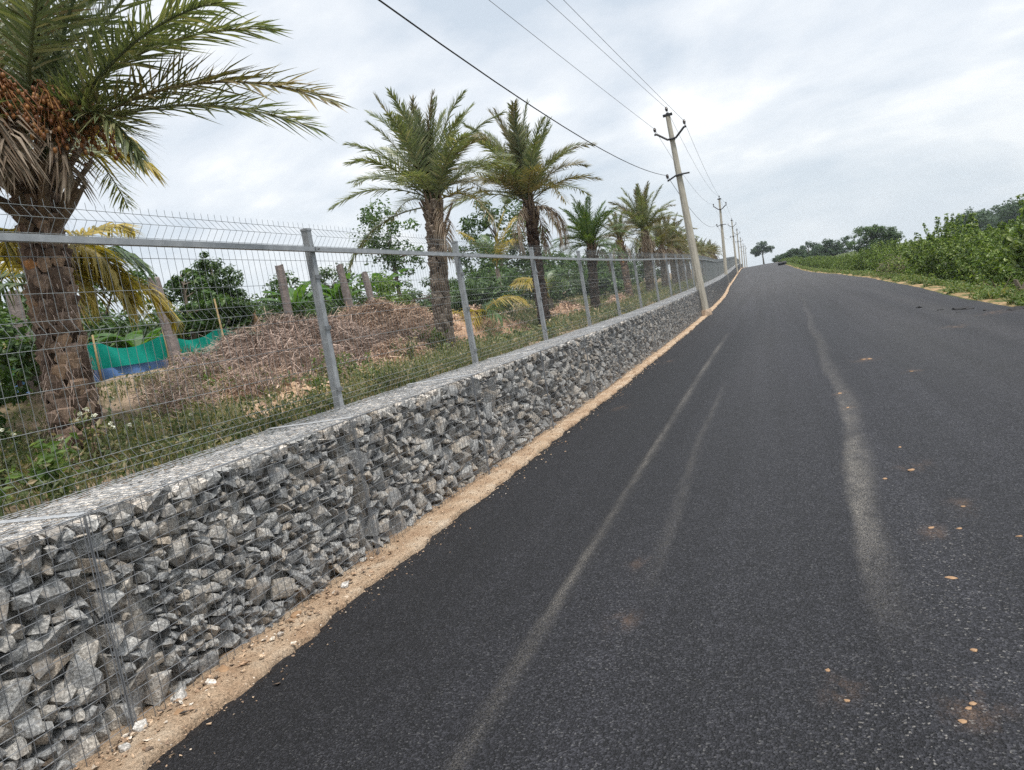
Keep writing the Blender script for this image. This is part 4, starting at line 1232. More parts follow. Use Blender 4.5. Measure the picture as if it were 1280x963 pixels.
net = thing('shade_net', 'green shade net with blue lower strip strung between stakes', 'net barrier', (-12, 9.2, 1.6))
L = 8.2; nn = 83
for nm, z0, z1, m in (('upper_net', 0.30, 0.84, NET_G), ('lower_sheet', -0.05, 0.30, NET_B)):
    mb = MB(); vs = []; fs = []
    rows = 6
    cols = nn if nm == 'upper_net' else 53
    for i in range(cols):
        y = L * i / (nn - 1)
        ph = (y % 1.75) / 1.75
        sg = 0.20 * (1 - (2 * ph - 1) ** 2) if nm == 'upper_net' else 0
        end = 1 - 0.9 * max(0, (y - 5.1) / 3.1)
        for r_ in range(rows):
            u = r_ / (rows - 1)
            z = z0 + (z1 - z0) * u - sg * u + 0.10 * math.sin(y * 1.1) * 0
            xx = 0.05 * math.sin(y * 3.3 + u * 2) + 0.03 * math.sin(y * 9 + 3 * u) + (0.16 * max(0, y - 5.1))
            vs.append((xx + (0.004 if nm == 'upper_net' else 0), y, z if y < 5.1 else z * end + 0.55 * (1 - end)))
    for i in range(cols - 1):
        for r_ in range(rows - 1):
            a = i * rows + r_; fs.append([a, a + rows, a + rows + 1, a + 1])
    mb.add(vs, fs); mb.build(nm, m, net, True)
for i in range(5):
    mb = MB(); y = 1.75 * i if i < 4 else 8.1
    mb.tube([(0.05, y, -.2), (0.05 + .02 * i, y, .5), (0.06, y + .02, [.95, .95, .98, 1.5, .8][i])], [.025, .023, .018], 6); mb.build('stake', WOOD, net, True)


def blob_mound(cx, cy, ax, ay, h, seed, n=30, rough=.10):
    g = np.random.default_rng(seed)
    ph = g.uniform(0, 6, 12); fq = g.uniform(2, 14, (12, 2)) * g.choice([-1, 1], (12, 2)); am = 1 / (np.abs(fq).sum(1)) * 1.6
    r = np.linspace(0, 1.12, n); a = np.linspace(0, 2 * PI, 2 * n, endpoint=False)
    Rr, A = np.meshgrid(r, a)
    wob = 1 + .10 * np.sin(3 * A + ph[0]) + .07 * np.sin(5 * A + ph[1])
    X = Rr * np.cos(A) * wob; Y = Rr * np.sin(A) * wob
    nz = sum(am[i] * np.sin(fq[i, 0] * X * 1.6 + fq[i, 1] * Y * 1.6 + ph[i]) for i in range(12))
    Z = h * np.clip(1 - Rr ** 2, -.3, 1) ** 1.0 * (1 + nz * .35) + rough * h * nz * sstep(1.1, .8, Rr)
    Z += g.normal(0, .02 * h + .004, Z.shape)
    Xw, Yw = cx + X * ax, cy + Y * ay
    Zw = gz(Xw, Yw) + Z - .03
    v = np.stack([Xw, Yw, Zw], -1).reshape(-1, 3)
    idx = np.arange(n * 2 * n).reshape(2 * n, n)
    f = np.stack([idx[:, :-1], idx[:, 1:], np.roll(idx, -1, 0)[:, 1:], np.roll(idx, -1, 0)[:, :-1]], -1).reshape(-1, 4)
    return v, f.tolist(), (Xw, Yw, Zw)


def twigs(mb, n, fn, g, lmin, lmax, w, updev=0.5):
    P = fn(n)
    d = g.normal(0, 1, (n, 3)); d[:, 2] = d[:, 2] * updev + .1; d /= np.linalg.norm(d, axis=1, keepdims=True)
    L = g.uniform(lmin, lmax, n)[:, None]
    s = np.cross(d, g.normal(0, 1, (n, 3))); s /= np.linalg.norm(s, axis=1, keepdims=True)
    ww = w * g.uniform(.5, 1.3, n)[:, None]
    b = g.normal(0, .12, (n, 3)) * L
    mb.quads(np.stack([P - d * L * .5 - s * ww * .5, P - d * L * .5 + s * ww * .5, P + b + s * ww * .4, P + b - s * ww * .4], 1))
    mb.quads(np.stack([P + b - s * ww * .4, P + b + s * ww * .4, P + d * L * .5 + s * ww * .15, P + d * L * .5 - s * ww * .15], 1))


def heap(name, label, cat, cx, cy, ax, ay, h, seed, base_mat, tw_mat, ntw, tl, tw=.012, group=None, rough=.10, partname='twigs'):
    v, f, (X, Y, Z) = blob_mound(cx, cy, ax, ay, h, seed, 36 if ntw else 30, rough)
    z0 = float(gz(cx, cy)); t = thing(name, label, cat, (cx, cy, z0), 0, group)
    v = v - np.array([cx, cy, z0])
    m = MB(); m.add(v, f); m.build('mound', base_mat, t, not ntw)
    if ntw:
        g = np.random.default_rng(seed + 9)
        X, Y, Z = X.ravel() - cx, Y.ravel() - cy, Z.ravel() - z0
        def fn(n):
            i = g.integers(0, len(X), n)
            return np.stack([X[i] + g.normal(0, .06 * ax, n), Y[i] + g.normal(0, .05 * ay, n), Z[i] + g.uniform(-.03, .13, n)], -1)
        q = MB(); twigs(q, ntw, fn, g, tl[0], tl[1], tw)
        tag(q.build(partname, tw_mat, t), kind='stuff')
    return t


heap('brush_heap', 'big heap of dry brown brushwood behind the nearest full fence post', 'brush heap', -8.3, 12.5, 1.35, 2.75, .66, 1, LITTER, DRY, 15000, (.10, .6), .011, rough=.22)
heap('brush_heap', 'low patch of dry pinkish brush at the near left foot of the big brush heap', 'brush heap', -7.4, 9.7, .8, 1.2, .26, 11, SOIL, DRY_R, 3500, (.06, .4), .012, rough=.2)
heap('brush_heap', 'low pinkish brush and soil patch between the big brush heap and the fence', 'brush heap', -6.6, 12.4, .55, 1.3, .30, 12, SOIL, DRY_R, 2600, (.06, .4), .013, rough=.2)
heap('brush_heap', 'long heap of reddish dry litter and brush left of the thick grey palm trunk', 'brush heap', -8.7, 16.3, 1.5, 3.6, .70, 2, LITTER, DRY_R, 12000, (.07, .35), .016, rough=.05)
heap('earth_mound', 'pinkish earth mound right of the thick grey palm trunk', 'earth mound', -7.5, 19.2, 1.1, 2.8, .66, 3, SOIL, DRY_R, 1800, (.05, .16), .035, 'earth mounds behind the fence', .2, 'clods')
heap('earth_mound', 'pale earth mound at the foot of the bright green palm', 'earth mound', -6.6, 25.6, .7, 2.2, .42, 4, SOIL, DRY_R, 1500, (.05, .16), .04, 'earth mounds behind the fence', .2, 'clods')
heap('earth_mound', 'farther low earth mound at the foot of the slender brown palm', 'earth mound', -6.0, 31.6, .55, 2.0, .32, 5, SOIL, DRY_R, 900, (.05, .16), .04, 'earth mounds behind the fence', .2, 'clods')
heap('earth_mound', 'small sandy soil mound low in front of the brush heap', 'earth mound', -5.35, 7.55, .42, .9, .24, 6, SANDY, DRY_R, 260, (.03, .08), .03, 'earth mounds behind the fence', .25, 'clods')
heap('earth_mound', 'bare reddish soil bank above the right end of the green net', 'earth mound', -13.2, 17.2, .7, 1.4, .75, 7, SOIL, DRY_R, 300, (.05, .14), .04, 'earth mounds behind the fence', .25, 'clods')


# dry shrubs and weeds inside the fence
def weed_plant(x, y, h, label, seed, mat=WEED, flowers=0, n=130, spread=.3, size=.07, group='weeds inside the fence', name='weed_plant', zf=gz, stems=9):
    g = np.random.default_rng(seed)
    t = thing(name, label, 'weed', (x, y, float(zf(x, y)) - .02), 0, group)
    st = MB(); lf = MB(); fl = MB()
    tipsl = []
    for i in range(stems):
        a = g.uniform(0, 2 * PI); sp = spread * g.uniform(.2, 1)
        hh = h * g.uniform(.6, 1.05)
        p = np.array([[0.02 * math.cos(a), 0.02 * math.sin(a), 0], [sp * .4 * math.cos(a), sp * .4 * math.sin(a), hh * .55], [sp * math.cos(a), sp * math.sin(a), hh]])
        st.tube(p, [.006, .004, .002], 4, False); tipsl.append(p[2])
        m = max(4, n // stems)
        u = g.uniform(.2, 1, m)
        c = np.stack([np.interp(u, [0, .55, 1], p[:, k_]) for k_ in range(3)], -1) + g.normal(0, .035, (m, 3))
        leaves(lf, c, np.full(m, .04), 1, size, g, .5, .8, .42)
    st.build('stem', mat, t); lf.build('foliage', mat, t)
    for i in range(flowers):
        p = tipsl[i % len(tipsl)] + g.normal(0, .03, 3)
        b = MB(); leaves(b, [p], [.018], 22, .02, g, .8, .8, .7); b.build('flower', FLOWER, t)
    return t


weed_plant(-4.75, 4.15, .52, 'weed with white flower heads in front of the near palm trunk', 1, flowers=9, n=240, spread=.34)
weed_plant(-4.45, 3.55, .36, 'broad leafed green weed at the left edge just behind the wall', 2, LEAF_L, n=170, spread=.32, size=.10)
weed_plant(-4.25, 2.9, .34, 'leafy weed in the lower left corner behind the fence', 3, LEAF_L, n=170, spread=.30, size=.10)
weed_plant(-5.1, 3.7, .42, 'tall weed left of the near palm trunk', 4, WEED, 3, n=180, spread=.3)
weed_plant(-4.7, 7.1, .42, 'bushy fresh green weed in front of the small sandy mound', 5, WEED_B, n=260, spread=.26, size=.06)
weed_plant(-4.35, 7.9, .36, 'fresh green weed at the foot of the nearest full fence post', 6, WEED_B, 1, n=220, spread=.26, size=.06)
weed_plant(-4.3, 6.4, .26, 'low green weed left of the nearest full fence post', 7, WEED, n=180, spread=.3, size=.06)
weed_plant(-5.0, 5.4, .3, 'weed right of the near palm foot', 8, WEED, 2, n=180, spread=.3)
weed_plant(-6.4, 14.1, .62, 'small green sapling against the thick grey palm trunk', 9, WEED_B, n=170, spread=.2, size=.09)
for i, (x, y, h, lab) in enumerate([(-7.7, 8.0, .5, 'grey brown dry shrub in front of the blue strip of the net'), (-8.3, 9.3, .55, 'dry shrub in front of the granite post by the net'), (-7.0, 7.6, .5, 'low dry shrub left of the brush heap'), (-7.1, 9.0, .55, 'dry shrub at the near end of the brush heap')]):
    g = np.random.default_rng(300 + i)
    t = thing('dry_shrub', lab, 'dry shrub', (x, y, float(gz(x, y))), 0, 'dry shrubs inside the fence')
    q = MB()
    def fn(n, h=h):
        d = g.normal(0, 1, (n, 3)); d /= np.linalg.norm(d, axis=1, keepdims=True); r_ = g.uniform(.2, 1, (n, 1)) ** .6
        p = d * r_ * np.array([h * .85, h * .85, h * .5]); p[:, 2] += h * .45
        return p
    twigs(q, 900, fn, g, .08, .3, .007, 1.0); q.build('twigs', DRY, t)
    lf = MB(); leaves(lf, fn(160), np.full(160, .03), 1, .06, g); lf.build('foliage', WEED, t)


# ground cover of weeds and grass inside the fence
def blades(mb, P, g, hmin, hmax, w):
    n = len(P)
    a = g.uniform(0, 2 * PI, n); s = np.stack([np.cos(a), np.sin(a), 0 * a], -1)
    h = g.uniform(hmin, hmax, n)
    tip = P + np.stack([g.normal(0, .35, n) * h, g.normal(0, .35, n) * h, h], -1)
    ww = (w * g.uniform(.6, 1.3, n))[:, None]
    mid = P * .5 + tip * .5 + np.stack([0 * h, 0 * h, .1 * h], -1)
    mb.quads(np.stack([P - s * ww * .5, P + s * ww * .5, mid + s * ww * .45, mid - s * ww * .45], 1))
    b = mb.n
    V = np.stack([mid - s * ww * .45, mid + s * ww * .45, tip], 1)
    mb.v.append(V.reshape(-1, 3)); mb.f.extend((np.arange(n * 3).reshape(n, 3) + b).tolist()); mb.n += n * 3


g = np.random.default_rng(77)
gc = MB(); gl = MB()
patch = []
for i in range(620):
    y = float(g.uniform(1.5, 1) if i < 0 else 2 + 62 * g.random() ** 1.35)
    x = -4.0 - 5.6 * g.random() ** 1.25
    patch.append((x + float(rx(y)), y, g.uniform(.15, .55) * (1 + y * .015)))
for (x, y, r_) in patch:
    near = y < 12
    n = int(110 if near else 80)
    px = x + g.normal(0, r_ * .55, n); py = y + g.normal(0, r_ * .8, n)
    ok = px < FENCE_X - .12 + rx(py)
    px, py = px[ok], py[ok]
    P = np.stack([px, py, gz(px, py) - .01], -1)
    hs = g.uniform(.06, .20) * (1 if near else 1.35)
    blades(gc, P[::2], g, hs * .5, hs * 1.3, .010 if near else .02)
    Q = P[1::2].copy(); Q[:, 2] += g.uniform(.02, hs * 1.3, len(Q))
    if len(Q): leaves(gl, Q, np.full(len(Q), .03), 1, .055 if near else .10, g)
for i in range(150):
    y = 3.2 + 9.5 * g.random(); x = -4.05 - 2.6 * g.random() ** 1.3
    if 6.6 < y < 8.4 and -5.8 < x < -4.9: continue
    r_ = g.uniform(.12, .3); n = 70; h_ = g.uniform(.14, .36)
    px = x + g.normal(0, r_ * .5, n); py = y + g.normal(0, r_ * .6, n); ok = px < FENCE_X - .15; px, py = px[ok], py[ok]
    if not len(px): continue
    P = np.stack([px, py, gz(px, py) - .01], -1)
    blades(gc, P[::3], g, h_ * .6, h_ * 1.2, .007)
    Q = P.copy(); Q[:, 2] += g.uniform(.02, h_, len(Q))
    leaves(gl, Q, np.full(len(Q), .03), 1, .045, g)
# strip of denser grass farther along the fence
n = 9000
py = 22 + 60 * g.random(n); px = -4.0 - 4.5 * g.random(n) + rx(py)
P = np.stack([px, py, gz(px, py) - .01], -1)
blades(gc, P, g, .15, .42, .03)
tag(gc.build('grass', WEED), kind='stuff')
tag(gl.build('weed_ground_cover', WEED), kind='stuff')

# ------------------------------------------------------------------ right side: verge, bushes, far trees
vg = MB()
n = 5200
py = 13 + 130 * g.random(n) ** 1.7; e = g.random(n)
px = rx(py) + redge(py) + .12 + 1.15 * e ** 1.2
keep = (np.sin(py * 1.1) + np.sin(py * 2.7 + 1) + np.sin(py * .43) > -1.0 - e) & (e + .35 * np.sin(py * 1.9) > .12)
px, py, e = px[keep], py[keep], e[keep]
zz_ = gr(px, py)
hh = g.uniform(.05, .34, len(px)) * (.4 + e)
cl = np.stack([px, py, zz_ + hh * .7], -1)
leaves(vg, cl, .10 + .10 * e, 9, .085, g, .9, .7, .5)
blades(vg, np.stack([px, py, zz_ - .01], -1), g, .1, .36, .018)
tag(vg.build('verge_plants', WEED_B), kind='stuff')


def orchard_bush(seed):
    g = np.random.default_rng(seed)
    h = 2.95; w = 1.45
    ells = [(0, 0, 1.0, w, w, .95), (.2, .1, 1.75, w * .82, w * .82, .75), (-.35, -.2, 2.05, w * .6, w * .6, .6), (.4, -.4, 2.1, w * .5, w * .5, .5)]
    crown = MB()
    core_ = clumps_in(ells, 34, g, .2)
    leaves(crown, core_, g.uniform(.25, .4, len(core_)), 20, .15, g, .5, .85, .46)
    ctr = np.array([0, 0, 1.0])
    tips_ = clumps_in(ells, 88, g, .82)
    for tpt in tips_:
        d = tpt - ctr; d /= np.linalg.norm(d) + 1e-9
        d = d + np.array([0, 0, .55]) + g.normal(0, .25, 3); d /= np.linalg.norm(d)
        L_ = g.uniform(.35, .75) * (1.25 if tpt[2] > 1.9 else 1)
        u = np.linspace(-.75, .35, 7)[:, None]
        leaves(crown, tpt + d * u * L_, np.array([.17, .19, .2, .19, .17, .13, .07]), 7, .19, g, .9, .9, .42)
    for i in range(11):
        a = g.uniform(0, 2 * PI); r_ = w * g.uniform(.1, .75); z0 = 2.1 + .35 * (1 - r_ / w)
        cs = np.array([(r_ * math.cos(a) * (1 + .06 * q), r_ * math.sin(a) * (1 + .06 * q), z0 + q * .10) for q in range(7)])
        leaves(crown, cs, np.linspace(.15, .05, 7), 7, .15, g, .7, 1.1, .38)
    tk = MB()
    for i in range(4):
        a = i * 1.6 + .3
        tk.tube([(0.05 * math.cos(a), .05 * math.sin(a), -.1), (.3 * math.cos(a), .3 * math.sin(a), .7), (.65 * math.cos(a), .65 * math.sin(a), 1.7)], [.06, .045, .015], 6)
    return crown.mesh('crown', CITRUS), tk.mesh('trunk', BARK)


OB = [orchard_bush(800 + i) for i in range(5)]
GO = 'orchard bushes right of the road'
g2 = random.Random(5)
k_ = 0
y = 22.0
while y < 206:
    x = 6.75 + float(rx(y)) + g2.uniform(-.25, .25)
    s = g2.uniform(.84, 1.06) * float(np.interp(y, [22, 33, 42, 55, 85, 130, 180], [1.15, 1.15, 1.02, .87, .70, .66, .62]))
    lab = 'dense green orchard bush in the front row along the right verge'
    if k_ == 0: lab = 'nearest orchard bush of the front row, partly cut by the right picture edge'
    if k_ == 2: lab = 'orchard bush standing behind the pile of dry branches on the right verge'
    t = thing('orchard_bush', lab, 'bush', (x, y, float(gr(x, y))), g2.uniform(0, 6.28), GO)
    c, tr_ = OB[k_ % 5]
    put('crown', c, t, scale=(s, s, s * g2.uniform(.9, 1.05))); put('trunk', tr_, t, scale=s)
    k_ += 1
    y += g2.uniform(2.1, 2.8)
for row, (x0, y0, y1, st) in enumerate(((9.8, 28, 150, 3.0), (13.6, 40, 150, 4.2))):
    y = y0
    while y < y1:
        x = x0 + float(rx(y)) + g2.uniform(-.4, .4); s = g2.uniform(.92, 1.12) * float(np.interp(y, [22, 33, 42, 55, 85, 130, 180], [.98, .98, .9, .76, .60, .56, .55]))
        t = thing('orchard_bush', 'green orchard bush in the rows behind the front row', 'bush', (x, y, float(gr(x, y))), g2.uniform(0, 6.28), 'orchard bushes in the back rows')
        c, tr_ = OB[g2.randrange(5)]
        put('crown', c, t, scale=s); put('trunk', tr_, t, scale=s)
        y += st * g2.uniform(.9, 1.1)

GF = 'far trees beyond the orchard'
broad_tree('broadleaf_tree', 'large dark round tree standing above the orchard bushes, sky on its left', 16.6, 140, float(gr(16.6, 140)), 21, LEAF_D, group=GF,
           trunk_h=1.6, tr=.25, ells=[(-.6, 0, 5.4, 2.2, 2.0, 1.3), (1.4, 0, 4.9, 2.3, 2.0, 1.3), (-2.0, 0, 4.4, 1.7, 1.6, 1.0), (2.9, 0, 4.0, 1.7, 1.6, 1.0), (.3, 0, 3.0, 3.0, 2.2, 1.4)], n=220, cr=.62, per=60, size=.30, shell=.45)
broad_tree('broadleaf_tree', 'lone tree with thin trunk and open crown on the crest of the road', -1.35, 330, 3.0, 22, HAZYLEAF, group=GF,
           trunk_h=3.4, tr=.30, ells=[(.2, 0, 8.0, 2.0, 2.0, 1.5), (-2.2, 0, 6.3, 2.4, 2.0, 1.3), (2.4, 0, 6.0, 2.2, 2.0, 1.1), (3.6, 0, 5.0, 1.2, 1.2, .6), (-1.5, 0, 4.6, 1.6, 1.6, .8)], n=110, cr=.85, per=50, size=.5, limbs=18, shell=.3)
for i, (px_, y, z, w, h, lab) in enumerate([(13.0, 190, 1.4, 3.2, 4.2, 'small rounded tree left of the large dark tree above the orchard'), (10.5, 215, 1.9, 4.2, 4.5, 'rounded tree clump over the far orchard bushes near the road crest'), (21.5, 250, 1.2, 4.5, 6.0, 'far bluish tree peeking left of the large dark tree'),
                                            (6.0, 200, 2.2, 3.0, 2.8, 'low green tree at the right side of the road crest'), (3.9, 215, 2.6, 2.2, 1.9, 'lowest bush at the right road edge on the crest')]):
    broad_tree('broadleaf_tree', lab, px_, y, z, 30 + i, HAZYLEAF, group=GF, trunk_h=h * .4, tr=.2,
               ells=[(0, 0, h * .65, w * .75, w * .75, h * .34), (w * .5, 0, h * .45, w * .6, w * .6, h * .3), (-w * .5, 0, h * .42, w * .6, w * .6, h * .3), (0, 0, h * .3, w, w, h * .25)], n=90, cr=.75, per=46, size=.45, shell=.45)
# far-off wood behind the orchard
wd = MB()
for i in range(90):
    y = 230 + 60 * g.random(); x = 48 + 150 * g.random(); h = g.uniform(7.5, 11)
    cl = clumps_in([(x, y, h * .5 - 1.2, 5.0, 5.0, h * .38)], 34, g, .4)
    leaves(wd, cl, np.full(34, 1.5), 30, .9, g)
tag(wd.build('far_wood', HAZYLEAF), kind='stuff')

g = np.random.default_rng(331)
t = thing('dry_shrub', 'half dry bush with bare brown twigs at the foot of the orchard hedge', 'dry shrub', (5.65, 41.0, float(gr(5.65, 41.0))))
q = MB()
def fn_(n):
    d = g.normal(0, 1, (n, 3)); d /= np.linalg.norm(d, axis=1, keepdims=True); p = d * g.uniform(.2, 1, (n, 1)) ** .6 * np.array([.75, .75, .65]); p[:, 2] += .6
    return p
twigs(q, 420, fn_, g, .15, .5, .014, 1.0); q.build('twigs', DRY, t)
lf = MB(); leaves(lf, fn_(900), np.full(900, .05), 1, .13, g); lf.build('foliage', CITRUS, t)
# dead branches on the right verge
t = thing('branch_pile', 'pile of grey dead branches and roots on the right verge', 'branch pile', (5.75, 24.2, float(gr(5.75, 24.2))))
q = MB(); gb = np.random.default_rng(3)
for i in range(46):
    a = gb.uniform(0, 2 * PI); L_ = gb.uniform(.3, .9); e_ = gb.uniform(.1, 1.2)
    p0 = np.array([gb.normal(0, .22), gb.normal(0, .45), gb.uniform(0, .12)])
    d = np.array([math.cos(a) * math.cos(e_), math.sin(a) * math.cos(e_), math.sin(e_)]) * L_
    q.tube([p0, p0 + d * .5 + gb.normal(0, .05, 3), p0 + d + gb.normal(0, .06, 3)], [gb.uniform(.012, .035), .014, .005], 5)
tag(q.build('branches', DRY, t), kind='stuff')
for j, (x, y, h) in enumerate([(5.35, 20.6, .55), (5.2, 19.9, .5)]):
    q = MB()
    q.tube([(0, 0, -.05), (.03, 0, h * .5), (-.04, .03, h)], [.06, .045, .03], 6); q.tube([(.03, 0, h * .4), (.16, .02, h * .85)], [.035, .02], 5)
    tag(q.build('tree_stump', BARK, loc=(x, y, float(gr(x, y)))), ['forked grey dead stump right of the branch pile', 'short grey dead stump at the right picture edge'][j], 'stump')

# ------------------------------------------------------------------ things on the road
d = thing('steel_drum', 'black drum lying on its side on the road near the crest', 'drum', (2.15, 127, float(rz(127)) + .28), R(6))
b = MB(); pf = [(-.622, .25), (-.62, .275), (-.58, .275), (-.56, .26), (-.22, .26), (-.2, .278), (-.18, .26), (.18, .26), (.2, .278), (.22, .26), (.56, .26), (.58, .275), (.62, .275), (.622, .25)]
b.tube([(x, 0, 0) for x, r_ in pf], [r_ for x, r_ in pf], 20); b.build('body', DRUM, d, False)
b = MB(); b.tube([(-.64, .12, .08), (-.61, .12, .08)], .03, 8); b.build('cap', IRON, d)
# weeds breaking up the foot of the brush heaps
for i, (x, y, h) in enumerate([(-6.9, 9.6, .45), (-6.3, 10.6, .5), (-7.0, 11.0, .55), (-6.2, 12.2, .5), (-6.9, 13.3, .55), (-7.6, 8.9, .4), (-6.0, 9.3, .4), (-7.2, 15.6, .6), (-7.6, 17.2, .55), (-6.6, 17.6, .6)]):
    weed_plant(x, y, h, 'green weed growing along the foot of the dry brush heaps', 700 + i, [WEED, WEED_B, LEAF_L][i % 3], 0, n=230, spread=.42, size=.075, group='weeds along the brush heaps', stems=12)


def lump(name, x, y, s, mat, label, cat, group, seed, flat=.5, z=None):
    rn = random.Random(seed); m = MB()
    m.hull([(rn.gauss(0, 1) * s * .55, rn.gauss(0, 1) * s * .55, abs(rn.gauss(0, .6)) * s * flat) for _ in range(9)] + [(s * rn.uniform(.55, .95) * math.cos(a), s * rn.uniform(.55, .95) * math.sin(a), s * flat * rn.uniform(0, .55)) for a in np.arange(0, 6.2, .5)] + [(s * .9 * math.cos(a), s * .9 * math.sin(a), -.01) for a in np.arange(0, 6.2, .7)])
    o = m.build(name, mat, loc=(x, y, (float(rz(y)) + .014 + .02 * float(sstep(-.2, .1, x - np.interp(y, S2Y, S2X)) * sstep(2.5, .3, x - np.interp(y, S2Y, S2X))) if z is None else z) - .002))
    return tag(o, label, cat, group)


CL = [(0.58, 9.4, .07), (0.58, 8.45, .05), (0.61, 3.84, .05), (0.45, 2.75, .038), (0.43, 2.72, .03), (0.40, 2.64, .038), (0.54, 3.13, .042), (0.06, 2.8, .035), (0.01, 3.02, .03),
      (1.13, 12.12, .10), (1.2, 12.07, .08), (0.56, 5.63, .05), (0.65, 4.56, .045), (0.88, 4.9, .035), (0.78, 4.52, .04), (1.02, 4.35, .035), (1.49, 10.4, .06), (0.75, 5.8, .07), (0.78, 6.5, .04)]
for i, (x, y, s) in enumerate(CL):
    lump('soil_clod', x, y, s * .36, CLOD, 'small orange soil clod lying on the black asphalt', 'soil clod', 'orange soil clods on the road', i, .35)
for i, (x, y, s) in enumerate([(3.62, 18.4, .10), (3.70, 18.2, .13), (3.78, 18.0, .08), (3.9, 17.2, .07), (4.2, 16.5, .12), (3.4, 18.8, .06), (3.2, 20.2, .07), (3.5, 17.6, .05)]):
    lump('tar_lump', x, y, s, TAR, 'ragged black asphalt lump on the road near the right edge', 'asphalt lump', 'asphalt lumps near the right road edge', 50 + i, .35)
for i, (x, y, s) in enumerate([(-2.91, 3.02, .035), (-2.9, 2.9, .028), (-2.97, 2.75, .045), (-2.86, 3.1, .02), (-2.88, 4.15, .03), (-2.96, 2.5, .04), (-2.85, 2.62, .025), (-2.9, 2.35, .03), (-2.88, 3.45, .022), (-2.95, 3.7, .035)]):
    lump('loose_stone', x, y, s, STONE_TOP if i % 3 else CLOD, 'loose stone lying on the earth kerb at the foot of the wall', 'stone', 'loose stones on the earth kerb', 80 + i, .7, float(rz(y)) + .033)
# crumbs along the kerb and the asphalt edge: too many to count
gv = MB(); rn = random.Random(9)
for i in range(3600):
    y = 1.6 + 24 * rn.random() ** 1.6
    x = -2.98 + rn.random() ** 1.6 * .32
    s = rn.uniform(.003, .009) * (1 + y * .04) * (2.0 if rn.random() < .06 else 1)
    z = float(rz(y)) + .033
    if rn.random() < .3: x = float(ledge(y)) + abs(rn.gauss(0, .10)); z = float(rz(y)) + .012
    if i < 170:
        y = rn.gauss(2.85, .42) if i < 110 else rn.gauss(4.0, .5); x = -2.97 + abs(rn.gauss(0, .09)); s = rn.uniform(.008, .022); z = float(rz(y)) + .036
    gv.hull([(x + rn.uniform(-s, s), y + rn.uniform(-s, s), z + rn.uniform(-.2, .8) * s) for _ in range(7)])
tag(gv.build('kerb_gravel', stone_mat('gravel_mix', [(0, (0.06, 0.055, 0.05)), (.4, (.3, .2, .13)), (.8, (.42, .31, .21)), (1, (.5, .46, .4))], (.34, .24, .16))), kind='stuff')

# ------------------------------------------------------------------ the air
hb = MB(); hb.box((0, 330, 12), (1300, 860, 50))
hm = bpy.data.materials.new('haze'); hm.use_nodes = True
hn = hm.node_tree; hn.nodes.remove(hn.nodes['Principled BSDF'])
pv = hn.nodes.new('ShaderNodeVolumePrincipled'); pv.inputs['Color'].default_value = (.80, .88, .95, 1); pv.inputs['Density'].default_value = .00022
hn.links.new(pv.outputs[0], hn.nodes['Material Output'].inputs['Volume'])
tag(hb.build('haze', hm), kind='stuff')

# ------------------------------------------------------------------ sky, sun, camera
SUN_EL, SUN_AZ = 68.0, 128.0        # azimuth from +Y towards +X
w = bpy.data.worlds.new('World'); sc.world = w; w.use_nodes = True
nt = w.node_tree; nd = nt.nodes; lk = nt.links
bg = nd['Background']
sky = nd.new('ShaderNodeTexSky'); sky.sky_type = 'NISHITA'; sky.sun_disc = False
sky.sun_elevation = R(SUN_EL); sky.sun_rotation = R(SUN_AZ); sky.air_density = 1.2; sky.dust_density = 2.5
tc = nd.new('ShaderNodeTexCoord'); sp = nd.new('ShaderNodeSeparateXYZ'); lk.new(tc.outputs['Generated'], sp.inputs[0])


def m_(op, a, b=None, clamp=False):
    n = nd.new('ShaderNodeMath'); n.operation = op; n.use_clamp = clamp
    for i, v in enumerate((a, b)):
        if v is None: continue
        if hasattr(v, 'is_output'): lk.new(v, n.inputs[i])
        else: n.inputs[i].default_value = v
    return n.outputs[0]


den = m_('ADD', m_('MAXIMUM', sp.outputs['Z'], 0.0), 0.34)
cx = nd.new('ShaderNodeCombineXYZ'); lk.new(m_('DIVIDE', sp.outputs['X'], den), cx.inputs[0]); lk.new(m_('DIVIDE', sp.outputs['Y'], den), cx.inputs[1])
mp = nd.new('ShaderNodeMapping'); mp.inputs['Rotation'].default_value = (0, 0, R(28)); mp.inputs['Scale'].default_value = (1.5, 1.9, 1); mp.inputs['Location'].default_value = (1.3, 4.2, 0); lk.new(cx.outputs[0], mp.inputs[0])
n1 = nd.new('ShaderNodeTexNoise'); n1.inputs['Scale'].default_value = .95; n1.inputs['Detail'].default_value = 9; n1.inputs['Roughness'].default_value = .52; n1.inputs['Distortion'].default_value = .5
lk.new(mp.outputs[0], n1.inputs['Vector'])
n2 = nd.new('ShaderNodeTexNoise'); n2.inputs['Scale'].default_value = 2.6; n2.inputs['Detail'].default_value = 8; n2.inputs['Roughness'].default_value = .55
lk.new(mp.outputs[0], n2.inputs['Vector'])
rp = nd.new('ShaderNodeValToRGB'); lk.new(m_('ADD', m_('MULTIPLY', n1.outputs['Fac'], .68), m_('MULTIPLY', n2.outputs['Fac'], .32)), rp.inputs[0])
el = rp.color_ramp.elements
el[0].position = .40; el[0].color = (5.5, 6.2, 7.0, 1)
el[1].position = .60; el[1].color = (8.9, 9.05, 9.2, 1)
e = el.new(.48); e.color = (6.7, 7.2, 7.8, 1)
e = el.new(.55); e.color = (7.7, 8.05, 8.45, 1)
